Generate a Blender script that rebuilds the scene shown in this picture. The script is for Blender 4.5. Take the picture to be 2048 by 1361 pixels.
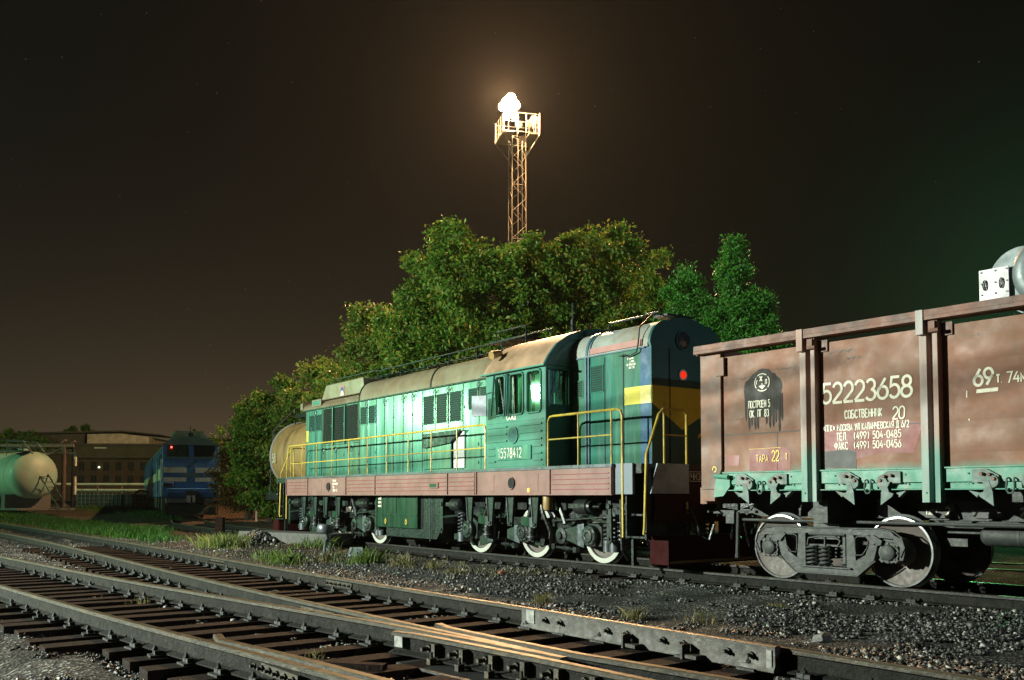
import bpy, bmesh, math, random
import numpy as np
from mathutils import Vector, Matrix
random.seed(7); rng = np.random.default_rng(7)
R = math.radians
HAZE = 0.0001
for o in list(bpy.data.objects): bpy.data.objects.remove(o)
scene = bpy.context.scene
COL = scene.collection

# ------------------------------------------------------------------ camera
cam = bpy.data.cameras.new("camera"); camo = bpy.data.objects.new("camera", cam); COL.objects.link(camo)
cam.sensor_width = 36; cam.lens = 32.73; cam.shift_y = 0.1062
cam.clip_start = 0.1; cam.clip_end = 3000
camo.location = (0, 0, 1.22); camo.rotation_euler = (math.pi/2 + 0.0507, 0, 0)
scene.camera = camo
scene.view_settings.view_transform = 'Standard'; scene.view_settings.look = 'None'
scene.view_settings.exposure = 0; scene.view_settings.gamma = 1

# ------------------------------------------------------------------ night sky with town glow at the horizon
world = bpy.data.worlds.new("World"); scene.world = world; world.use_nodes = True
nt = world.node_tree; N = nt.nodes; Lk = nt.links; N.clear()
def nd(t, **k):
    n = N.new(t)
    for a, b in k.items(): setattr(n, a, b)
    return n
out = nd('ShaderNodeOutputWorld'); bg = nd('ShaderNodeBackground'); tc = nd('ShaderNodeTexCoord')
sep = nd('ShaderNodeSeparateXYZ'); Lk.new(tc.outputs['Generated'], sep.inputs[0])
def mth(op, a, b=None, c=None):
    n = nd('ShaderNodeMath', operation=op)
    for i, v in enumerate((a, b, c)):
        if v is None: continue
        if isinstance(v, (int, float)): n.inputs[i].default_value = v
        else: Lk.new(v, n.inputs[i])
    return n.outputs[0]
def lobe(dirv, sharp):
    d = nd('ShaderNodeVectorMath', operation='DOT_PRODUCT'); Lk.new(tc.outputs['Generated'], d.inputs[0])
    d.inputs[1].default_value = Vector(dirv).normalized()
    return mth('POWER', mth('MAXIMUM', d.outputs['Value'], 0.0), sharp)
el = mth('MAXIMUM', sep.outputs[2], 0.0)
hor = mth('POWER', 2.718, mth('MULTIPLY', el, -8.5))
hor2 = mth('POWER', 2.718, mth('MULTIPLY', el, -3.0))
def addc(base, fac, col):
    m = nd('ShaderNodeMix', data_type='RGBA', blend_type='ADD', clamp_factor=False)
    Lk.new(fac, m.inputs[0]); 
    if isinstance(base, tuple): m.inputs[6].default_value = base
    else: Lk.new(base, m.inputs[6])
    m.inputs[7].default_value = (*col, 1)
    return m.outputs[2]
c = addc((0.0016, 0.0018, 0.0014, 1), hor2, (0.0026, 0.0032, 0.0020))
c = addc(c, mth('MULTIPLY', hor, lobe((-0.28, 1, 0.0), 9)), (0.115, 0.078, 0.044))
c = addc(c, lobe((0.60, 1, 0.23), 110), (0.004, 0.019, 0.008))
# faint stars
vor = nd('ShaderNodeTexVoronoi'); vor.inputs['Scale'].default_value = 55; Lk.new(tc.outputs['Generated'], vor.inputs['Vector'])
st = mth('LESS_THAN', vor.outputs['Distance'], 0.024)
c = addc(c, st, (0.16, 0.15, 0.14))
Lk.new(c, bg.inputs[0]); bg.inputs[1].default_value = 1.0; Lk.new(bg.outputs[0], out.inputs[0])

# ------------------------------------------------------------------ yard lamps (point lamps where the yard's floodlights hang)
def lamp(name, loc, energy, color, radius):
    l = bpy.data.lights.new(name, 'POINT'); l.energy = energy; l.color = color; l.shadow_soft_size = radius
    o = bpy.data.objects.new(name, l); COL.objects.link(o); o.location = loc; return o
def spot(name, loc, target, energy, color, radius, cone, blend):
    l = bpy.data.lights.new(name, 'SPOT'); l.energy = energy; l.color = color; l.shadow_soft_size = radius; l.spot_size = R(cone); l.spot_blend = blend
    o = bpy.data.objects.new(name, l); COL.objects.link(o); o.location = loc; o.rotation_euler = (Vector(target)-Vector(loc)).to_track_quat('-Z', 'Y').to_euler(); return o
spot('yard_floodlight', (-26, 9, 7.6), (2, 12.9, 2.0), 78000, (0.93, 1.0, 0.86), 0.16, 156, 1.0)
lamp('green_mercury_lamp', (-56, 45, 8.5), 17000, (0.42, 1.0, 0.52), 0.5)
lamp('green_lamp_behind', (30, 62, 11), 10000, (0.20, 1.0, 0.32), 0.4)
lamp('far_yard_lamp', (34, -14, 10), 7500, (0.75, 0.9, 1.0), 0.3)
lamp('mast_lamp', (-0.42, 58.5, 26.7), 68000, (1.0, 0.56, 0.26), 0.4)

# ------------------------------------------------------------------ materials
def mat(name, col, rough=.6, metal=0, var=.25, scale=2.0, dirt=None, dscale=1.2, damt=.5, bump=0, bscale=20, streak=False, spec=.5, emit=None, estr=0, trans=0, coat=0, grad=None, dirt2=None, d2=(3, .6), wave=0):
    m = bpy.data.materials.new(name); m.use_nodes = True; t = m.node_tree; n = t.nodes; l = t.links
    b = n['Principled BSDF']
    b.inputs['Roughness'].default_value = rough; b.inputs['Metallic'].default_value = metal
    b.inputs['Specular IOR Level'].default_value = spec
    if coat: b.inputs['Coat Weight'].default_value = coat; b.inputs['Coat Roughness'].default_value = .16
    tcn = n.new('ShaderNodeTexCoord'); mp = n.new('ShaderNodeMapping'); l.new(tcn.outputs['Object'], mp.inputs[0])
    if streak: mp.inputs['Scale'].default_value = (1, 1, .16)
    def noise(s, d=6, r=.6):
        x = n.new('ShaderNodeTexNoise'); x.inputs['Scale'].default_value = s; x.inputs['Detail'].default_value = d; x.inputs['Roughness'].default_value = r
        l.new(mp.outputs[0], x.inputs['Vector']); return x.outputs['Fac']
    def mixc(f, a, bb, mode='MIX'):
        x = n.new('ShaderNodeMix'); x.data_type = 'RGBA'; x.blend_type = mode
        if isinstance(f, float): x.inputs[0].default_value = f
        else: l.new(f, x.inputs[0])
        for i, v in ((6, a), (7, bb)):
            if isinstance(v, tuple): x.inputs[i].default_value = (*v[:3], 1)
            else: l.new(v, x.inputs[i])
        return x.outputs[2]
    def ramp(f, a, b_):
        x = n.new('ShaderNodeMapRange'); x.inputs[1].default_value = a; x.inputs[2].default_value = b_
        l.new(f, x.inputs[0]); return x.outputs[0]
    lo = tuple(max(0, v*(1-var)) for v in col); hi = tuple(min(1, v*(1+var)) for v in col)
    cc = mixc(ramp(noise(scale), .3, .7), lo, hi)
    if grad:       # second paint below a height, with an uneven edge: (colour, z0, z1)
        sp = n.new('ShaderNodeSeparateXYZ'); l.new(tcn.outputs['Object'], sp.inputs[0])
        ad = n.new('ShaderNodeMath'); ad.operation = 'MULTIPLY_ADD'; l.new(noise(1.7), ad.inputs[0]); ad.inputs[1].default_value = .22; l.new(sp.outputs[2], ad.inputs[2])
        cc = mixc(ramp(ad.outputs[0], grad[1]+.11, grad[2]+.11), grad[0], cc)
    if dirt: cc = mixc(ramp(noise(dscale, 9, .68), .62-damt*.3, .72), cc, dirt)
    if dirt2: cc = mixc(ramp(noise(d2[0], 12, .75), .72-d2[1]*.25, .74-d2[1]*.1), cc, dirt2)
    l.new(cc, b.inputs['Base Color'])
    rr = n.new('ShaderNodeMapRange'); rr.inputs[1].default_value = .3; rr.inputs[2].default_value = .7
    rr.inputs[3].default_value = max(0, rough-.12); rr.inputs[4].default_value = min(1, rough+.12); l.new(noise(scale*2.3), rr.inputs[0]); l.new(rr.outputs[0], b.inputs['Roughness'])
    if bump or wave:
        bp = n.new('ShaderNodeBump'); bp.inputs['Strength'].default_value = min(1, bump or .5); bp.inputs['Distance'].default_value = .02 if not wave else wave
        l.new(noise(bscale, 8 if not wave else 2), bp.inputs['Height']); l.new(bp.outputs[0], b.inputs['Normal'])
    if emit: b.inputs['Emission Color'].default_value = (*emit, 1); b.inputs['Emission Strength'].default_value = estr
    if trans: b.inputs['Transmission Weight'].default_value = trans
    return m
RUST = (.09, .04, .02)
M = dict(
 teal=mat('teal_paint', (.032, .158, .118), .26, var=.22, dirt=(.08, .14, .07), damt=.5, coat=.55, bscale=1.5, wave=.10, dirt2=(.05, .05, .035), d2=(5, .25), streak=True),
 tealrib=mat('cab_teal_paint', (.038, .180, .125), .42, var=.15, dirt=(.05, .10, .08), damt=.4, coat=.15, dirt2=RUST, d2=(7, .12)),
 blue=mat('hood_end_blue_paint', (.030, .11, .20), .55, spec=.2, var=.15, dirt=(.02, .04, .05), damt=.3),
 dteal=mat('dark_teal', (.012, .09, .085), .5, var=.2),  # darker teal than the hood sides
 yellow=mat('stripe_yellow_paint', (.62, .55, .045), .45, var=.12, dirt=(.35, .3, .06), damt=.3),
 railyel=mat('handrail_yellow_paint', (.52, .40, .06), .4, var=.15, dirt=(.25, .2, .08), dscale=6, damt=.4),
 roofl=mat('short_roof_paint', (.26, .30, .27), .45, var=.2, dirt=(.2, .13, .07), damt=.5), strap=mat('strap_blue_grey', (.05, .12, .15), .45),
 roof=mat('roof_grey_paint', (.20, .19, .12), .40, var=.25, dirt=(.16, .11, .06), damt=.6, dscale=.9, coat=.5, bscale=2, wave=.03),
 roofr=mat('cab_roof_paint', (.36, .24, .15), .5, var=.25, dirt=(.12, .09, .05), damt=.5),
 pink=mat('faded_red_band', (.34, .17, .15), .5, var=.15),
 frame=mat('frame_faded_red', (.22, .118, .105), .45, var=.18, dirt=(.17, .08, .07), dscale=2.5, damt=.5, dirt2=(.1, .1, .06), d2=(1.5, .35)),
 groove=mat('groove_red', (.22, .025, .035), .5, var=.2),
 dark=mat('black_void', (.008, .009, .009), .8, var=.3),
 iron=mat('oily_black_iron', (.016, .021, .020), .34, metal=.2, var=.5, scale=5, dirt=(.035, .033, .028), damt=.3, dscale=4, bump=.4, bscale=18),
 irong=mat('dark_green_iron', (.014, .026, .020), .36, var=.4, scale=4, dirt=(.03, .035, .03), damt=.6, bump=.25, bscale=15),
 irons=mat('grey_steel', (.12, .14, .155), .38, metal=.5, var=.25, scale=6, dirt=(.06, .06, .06), damt=.5),
 tankg=mat('equipment_box_green', (.008, .036, .018), .30, var=.5, scale=3, dirt=(.02, .035, .02), damt=.6, streak=True, coat=.2),
 white=mat('white_paint', (.50, .52, .52), .5, var=.08, dirt=(.4, .42, .38), damt=.2, dscale=3),
 lett=mat('stencil_white', (.80, .77, .62), .6, var=.12, dscale=9, dirt=(.45, .36, .27), damt=.25),
 letty=mat('stencil_yellow', (.72, .52, .12), .6, var=.2),
 logob=mat('logo_black', (.03, .07, .05), .6),
 rust=mat('wagon_rust_paint', (.205, .082, .040), .62, var=.24, scale=1.2, dirt=(.14, .072, .038), dscale=1.6, damt=.55, dirt2=(.05, .05, .05), d2=(2.6, .22), bump=.12, bscale=6, grad=((.075, .27, .20), 1.50, 1.66)),
 rustc=mat('wagon_corner_paint', (.22, .105, .066), .62, var=.2, scale=1.5, dirt=(.10, .09, .08), dscale=2.5, damt=.6),
 rustd=mat('wagon_top_chord', (.19, .090, .062), .65, var=.25, scale=3, dirt=(.055, .055, .055), dscale=2.5, damt=.6),
 post=mat('wagon_post_paint', (.30, .18, .14), .6, var=.25, scale=2.4, dirt=(.36, .37, .36), dscale=3, damt=.75, grad=((.09, .25, .19), 1.7, 2.0), streak=True),
 wgreen=mat('wagon_sill_green', (.075, .27, .19), .55, var=.2, scale=3, dirt=(.20, .15, .12), damt=.45, dscale=3, dirt2=(.04, .05, .045), d2=(6, .2)),
 dgrey=mat('lock_grey_green', (.085, .14, .12), .55, var=.3, scale=5, dirt=(.16, .09, .05), damt=.3, dscale=6),
 blotch=mat('black_blotch', (.030, .027, .024), .75, var=.4),
 patchp=mat('pink_patch', (.24, .085, .08), .6, var=.2, dirt=(.26, .12, .09), damt=.4, dscale=3),
 patchd=mat('grey_patch', (.10, .10, .10), .7, var=.25),
 bogie=mat('bogie_grey', (.040, .046, .043), .6, var=.3, scale=5, dirt=(.03, .03, .028), damt=.5, dscale=4, bump=.3, bscale=25),
 disc=mat('wheel_disc_brown', (.085, .070, .060), .6, var=.2, scale=6),
 tyre=mat('wheel_tyre_steel', (.22, .23, .235), .32, metal=.6, var=.2),
 tyrew=mat('wheel_rim_white', (.40, .42, .37), .5, var=.12, dirt=(.25, .25, .2), damt=.4, dscale=5),
 railweb=mat('rail_web_dirt_and_shade', (.010, .010, .0085), .8, spec=.2, var=.6, scale=9, dirt=(.024, .023, .018), damt=.5, dscale=5, bump=.8, bscale=40),  # dirty web and foot, darkened further to paint in the recess shading
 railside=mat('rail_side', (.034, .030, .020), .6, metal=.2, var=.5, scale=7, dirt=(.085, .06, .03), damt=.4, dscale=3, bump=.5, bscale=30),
 railtop=mat('rail_head', (.085, .072, .045), .46, metal=.6, var=.3, scale=6),
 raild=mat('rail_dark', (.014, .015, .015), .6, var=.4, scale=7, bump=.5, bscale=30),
 sleeper=mat('sleeper_wood', (.017, .0085, .0055), .8, var=.5, scale=8, dirt=(.016, .015, .013), damt=.4, bump=.8, bscale=35, spec=.12),
 concrete=mat('concrete', (.085, .088, .082), .8, var=.2, scale=6, bump=.5, bscale=20),
 bark=mat('bark', (.07, .05, .035), .9, var=.4, scale=8, bump=.6, bscale=15),
 tankw=mat('tank_pale_paint', (.27, .40, .32), .5, var=.12, dirt=(.30, .30, .24), damt=.4, dscale=1),
 tanko=mat('tank_wagon_ochre', (.50, .33, .13), .5, var=.2, dirt=(.14, .09, .04), damt=.5, dscale=1.3, streak=True),
 bloc=mat('blue_loco_paint', (.030, .13, .34), .4, var=.35, dirt=(.03, .06, .1), damt=.3),
 blocr=mat('blue_loco_roof', (.08, .15, .14), .6, var=.2),
 cream=mat('cream_band', (.62, .64, .52), .5, var=.12, dirt=(.4, .2, .08), damt=.35, dscale=1.6),
 brick=mat('factory_wall', (.075, .042, .025), .85, var=.3, scale=.7, dirt=(.08, .05, .04), damt=.5, dscale=.4),
 houselit=mat('roof_house_lit_wall', (.60, .44, .36), .8, var=.3, scale=1.5),  # bright warm wall colour paints in the orange lamplight
 brickl=mat('factory_pale_wall', (.085, .062, .042), .8, var=.2, scale=.8),
 froof=mat('factory_roof', (.09, .065, .05), .8, var=.3),
 galv=mat('galvanised_sheet', (.14, .175, .18), .5, metal=.2, var=.15, scale=3, dirt=(.10, .12, .12), damt=.6, dscale=2, bump=.3, bscale=4),
 galvw=mat('white_steel_plate', (.34, .34, .35), .4, metal=.1, var=.08, scale=4),
 ochre=mat('sand_pipe_ochre', (.30, .20, .07), .45, var=.2),
 cgrey=mat('frame_corner_grey', (.13, .16, .20), .5, var=.15),
 markw=mat('worn_white_mark', (.36, .38, .36), .6, var=.2, dirt=(.07, .065, .055), dscale=14, damt=.95),
 gplate=mat('guard_rail_plate', (.029, .027, .022), .6, var=.4, scale=5, dirt=(.045, .036, .023), damt=.6, dscale=2.2, dirt2=(.03,.03,.03), d2=(6,.3), bump=.4, bscale=25),
 dred=mat('pilot_dark_red', (.028, .004, .004), .8, spec=.1, var=.3),
 pbrown=mat('plate_brown', (.035, .015, .013), .8, spec=.15, var=.3),
 pgrey=mat('end_plate_bluegrey', (.34, .42, .48), .5, var=.15, dirt=(.14, .17, .19), damt=.4),
 mast=mat('mast_steel', (.085, .075, .055), .6, var=.15),
 stone=mat('broken_stone', (.135, .140, .130), .85, var=.65, scale=9),
 brickred=mat('broken_brick', (.35, .12, .07), .85),
 glow=mat('lamp_glow', (1, .8, .6), emit=(1, .72, .40), estr=420),
 orangel=mat('orange_marker', (1, .5, .1), emit=(1, .45, .05), estr=1.6),
 redl=mat('red_marker', (.7, .03, .01), .2, emit=(1, .03, .004), estr=.9),
 redlamp=mat('red_lamp', (1, .05, .02), emit=(1, .04, .03), estr=16),
 fill_curtain=mat('cab_fill_curtain', (.25, .62, .42), .7, var=.3, scale=5, streak=True), canvas=mat('cab_interior', (.10, .28, .18), .7, var=.4, scale=3),
)
def glassmat(name, tint=(.75, .9, .8), rough=.03):
    m = bpy.data.materials.new(name); m.use_nodes = True; n = m.node_tree.nodes; l = m.node_tree.links
    for x in list(n): n.remove(x)
    o = n.new('ShaderNodeOutputMaterial'); t = n.new('ShaderNodeBsdfTransparent'); g = n.new('ShaderNodeBsdfGlossy'); mx = n.new('ShaderNodeMixShader'); f = n.new('ShaderNodeLayerWeight'); pw = n.new('ShaderNodeMath'); pw.operation = 'MULTIPLY_ADD'; pw.inputs[1].default_value = .45; pw.inputs[2].default_value = .07; l.new(f.outputs['Facing'], pw.inputs[0])
    t.inputs[0].default_value = (*tint, 1); g.inputs['Roughness'].default_value = rough; f.inputs[0].default_value = .35
    l.new(pw.outputs[0], mx.inputs[0]); l.new(t.outputs[0], mx.inputs[1]); l.new(g.outputs[0], mx.inputs[2]); l.new(mx.outputs[0], o.inputs[0]); return m
M['glass'] = glassmat('window_glass')
M['lens'] = glassmat('lamp_lens', (.6, .65, .7), .02)
def leafmat(name, cols, trl=.35):
    m = bpy.data.materials.new(name); m.use_nodes = True; n = m.node_tree.nodes; l = m.node_tree.links
    b = n['Principled BSDF']; o = n['Material Output']
    g = n.new('ShaderNodeNewGeometry'); r = n.new('ShaderNodeValToRGB'); l.new(g.outputs['Random Per Island'], r.inputs[0])
    r.color_ramp.interpolation = 'CONSTANT' if len(cols) > 4 else 'LINEAR'
    e = r.color_ramp.elements; e[0].color = (*cols[0], 1); e[0].position = 0; e[1].color = (*cols[-1], 1); e[1].position = 1
    for i, c_ in enumerate(cols[1:-1]): x = e.new((i+1)/(len(cols)-1)); x.color = (*c_, 1)
    l.new(r.outputs[0], b.inputs['Base Color']); b.inputs['Roughness'].default_value = .5; b.inputs['Specular IOR Level'].default_value = .35
    tr = n.new('ShaderNodeBsdfTranslucent'); mx = n.new('ShaderNodeMixShader'); mx.inputs[0].default_value = trl
    l.new(r.outputs[0], tr.inputs[0]); l.new(b.outputs[0], mx.inputs[1]); l.new(tr.outputs[0], mx.inputs[2]); l.new(mx.outputs[0], o.inputs[0]); return m
M['leaf'] = leafmat('broad_leaves', [(.03, .10, .010), (.07, .21, .02), (.15, .30, .03), (.30, .27, .04)])
M['leaf2'] = leafmat('willow_leaves', [(.07, .19, .02), (.14, .30, .035), (.24, .33, .06), (.36, .30, .08)])
M['leaf5'] = leafmat('yellow_tint_leaves', [(.04, .12, .012), (.09, .22, .02), (.17, .27, .03), (.34, .27, .035)])  # leaf tint shifted towards yellow and orange
M['leaf3'] = leafmat('conifer_sprays', [(.02, .11, .012), (.04, .19, .02), (.08, .30, .03)], .15)
M['leaf4'] = leafmat('orange_lit_leaves', [(.06, .07, .015), (.14, .09, .02), (.26, .10, .02)])  # orange glow of the mast lamp is mixed into the leaf colour
M['grass'] = leafmat('grass_blades', [(.010, .065, .003), (.022, .10, .005), (.05, .12, .010)], .3)
M['weed'] = leafmat('weed_blades', [(.04, .10, .012), (.09, .16, .02), (.16, .19, .05)], .3)
M['tussock'] = leafmat('tussock_blades', [(.08, .15, .03), (.17, .22, .05), (.26, .25, .09)], .4)
M['dry'] = leafmat('dry_weed', [(.09, .10, .035), (.16, .15, .06), (.26, .21, .10)], .3)

# ------------------------------------------------------------------ mesh builder
class MB:
    def __init__(s): s.v = []; s.f = []; s.m = []
    def add(s, vs, fs, m=0):
        k = len(s.v); s.v += [tuple(map(float, p)) for p in vs]; s.f += [tuple(i+k for i in f) for f in fs]; s.m += [m]*len(fs); return s
    def box(s, x0, x1, y0, y1, z0, z1, m=0):
        if x0 > x1: x0, x1 = x1, x0
        if y0 > y1: y0, y1 = y1, y0
        if z0 > z1: z0, z1 = z1, z0
        return s.add([(x0,y0,z0),(x1,y0,z0),(x1,y1,z0),(x0,y1,z0),(x0,y0,z1),(x1,y0,z1),(x1,y1,z1),(x0,y1,z1)],
                     [(0,3,2,1),(4,5,6,7),(0,1,5,4),(1,2,6,5),(2,3,7,6),(3,0,4,7)], m)
    def obox(s, c, size, rot=(0,0,0), m=0):
        Rm = Matrix.Rotation(rot[2],3,'Z') @ Matrix.Rotation(rot[1],3,'Y') @ Matrix.Rotation(rot[0],3,'X'); vs = []
        for z in (-.5,.5):
            for x,y in ((-.5,-.5),(.5,-.5),(.5,.5),(-.5,.5)):
                vs.append(Vector(c)+Rm@Vector((x*size[0],y*size[1],z*size[2])))
        return s.add(vs, [(0,3,2,1),(4,5,6,7),(0,1,5,4),(1,2,6,5),(2,3,7,6),(3,0,4,7)], m)
    def prism(s, poly, ax, a, b, m=0):
        n = len(poly); vs = []
        for t in (a, b):
            for p in poly: vs.append({'x':(t,p[0],p[1]),'y':(p[0],t,p[1]),'z':(p[0],p[1],t)}[ax])
        fs = [tuple(range(n)), tuple(range(2*n-1,n-1,-1))]+[(i,(i+1)%n,(i+1)%n+n,i+n) for i in range(n)]
        return s.add(vs, fs, m)
    def tube(s, path, r, n=8, m=0, closed=False, caps=True):
        P = [Vector(p) for p in path]; k = len(P); rs = r if isinstance(r, (list,tuple)) else [r]*k
        vs = []; up = None
        for i in range(k):
            a = P[i-1] if i or closed else P[0]; b = P[(i+1)%k] if i < k-1 or closed else P[-1]
            d = (b-a).normalized() if (b-a).length > 1e-9 else Vector((0,0,1))
            if up is None: up = Vector((0,0,1)) if abs(d.z) < .9 else Vector((1,0,0))
            u = (up-d*up.dot(d)); u = u.normalized() if u.length > 1e-6 else d.orthogonal().normalized(); w = d.cross(u); up = u
            for j in range(n):
                t = 2*math.pi*j/n; vs.append(P[i]+rs[i]*(math.cos(t)*u+math.sin(t)*w))
        fs = []
        for i in range(k if closed else k-1):
            for j in range(n):
                a = i*n+j; b = i*n+(j+1)%n; c_ = ((i+1)%k)*n+(j+1)%n; d = ((i+1)%k)*n+j; fs.append((a,b,c_,d))
        if caps and not closed: fs += [tuple(range(n-1,-1,-1)), tuple(range((k-1)*n,k*n))]
        return s.add(vs, fs, m)
    def cyl(s, p, q, r, r2=None, n=14, m=0):
        return s.tube([p, q], [r, r if r2 is None else r2], n, m)
    def lathe(s, prof, p, d, n=24, m=0, caps=True):
        p = Vector(p); d = Vector(d).normalized(); u = d.orthogonal().normalized(); w = d.cross(u); vs = []
        for r, t in prof:
            for j in range(n):
                a = 2*math.pi*j/n; vs.append(p+d*t+r*(math.cos(a)*u+math.sin(a)*w))
        fs = [(i*n+j, i*n+(j+1)%n, (i+1)*n+(j+1)%n, (i+1)*n+j) for i in range(len(prof)-1) for j in range(n)]
        if caps and prof[0][0] > 1e-4: fs.append(tuple(range(n-1,-1,-1)))
        if caps and prof[-1][0] > 1e-4: fs.append(tuple(range((len(prof)-1)*n, len(prof)*n)))
        return s.add(vs, fs, m)
    def spring(s, x, y, z0, z1, R_, r, turns, m=0):
        k = int(turns*12); return s.tube([(x+R_*math.cos(i*math.pi/6), y+R_*math.sin(i*math.pi/6), z0+(z1-z0)*i/k) for i in range(k+1)], r, 6, m)
    def build(s, name, mats, parent=None, smooth=True, bev=0, loc=None):
        me = bpy.data.meshes.new(name); me.from_pydata(s.v, [], s.f)
        if not isinstance(mats, (list,tuple)): mats = [mats]
        for x in mats: me.materials.append(M[x] if isinstance(x, str) else x)
        me.polygons.foreach_set('material_index', s.m)
        bm = bmesh.new(); bm.from_mesh(me); bmesh.ops.recalc_face_normals(bm, faces=bm.faces); bm.to_mesh(me); bm.free()
        if smooth:
            me.polygons.foreach_set('use_smooth', [True]*len(me.polygons)); me.set_sharp_from_angle(angle=R(38))
        o = bpy.data.objects.new(name, me); COL.objects.link(o)
        if parent: o.parent = parent
        if loc: o.location = loc
        if bev:
            b = o.modifiers.new('bevel', 'BEVEL'); b.width = bev; b.segments = 2; b.limit_method = 'ANGLE'; b.angle_limit = R(40)
        return o
def tag(o, label=None, cat=None, group=None, kind=None):
    for k, v in (('label',label),('category',cat),('group',group),('kind',kind)):
        if v: o[k] = v
    return o
def root(name, label, cat, loc, rz=0, group=None):
    o = bpy.data.objects.new(name, None); o.empty_display_size = .3; COL.objects.link(o); o.location = loc; o.rotation_euler = (0,0,rz)
    return tag(o, label, cat, group)
def copy_tree(o, parent=None):
    c_ = o.copy(); COL.objects.link(c_)
    if parent: c_.parent = parent
    for ch in [x for x in bpy.data.objects if x.parent == o]: copy_tree(ch, c_)
    return c_
def fast_mesh(name, V, F, mats, parent=None, smooth=False, midx=None):
    me = bpy.data.meshes.new(name); V = np.asarray(V, np.float32); F = np.asarray(F, np.int32); k = F.shape[1]
    me.vertices.add(len(V)); me.vertices.foreach_set('co', V.ravel())
    me.loops.add(F.size); me.loops.foreach_set('vertex_index', F.ravel())
    me.polygons.add(len(F)); me.polygons.foreach_set('loop_start', np.arange(0, F.size, k, dtype=np.int32)); me.polygons.foreach_set('loop_total', np.full(len(F), k, np.int32))
    for x in (mats if isinstance(mats, list) else [mats]): me.materials.append(M[x] if isinstance(x, str) else x)
    if midx is not None: me.polygons.foreach_set('material_index', midx)
    me.update(calc_edges=True); me.validate()
    if smooth: me.polygons.foreach_set('use_smooth', [True]*len(me.polygons))
    o = bpy.data.objects.new(name, me); COL.objects.link(o)
    if parent: o.parent = parent
    return o

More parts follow.
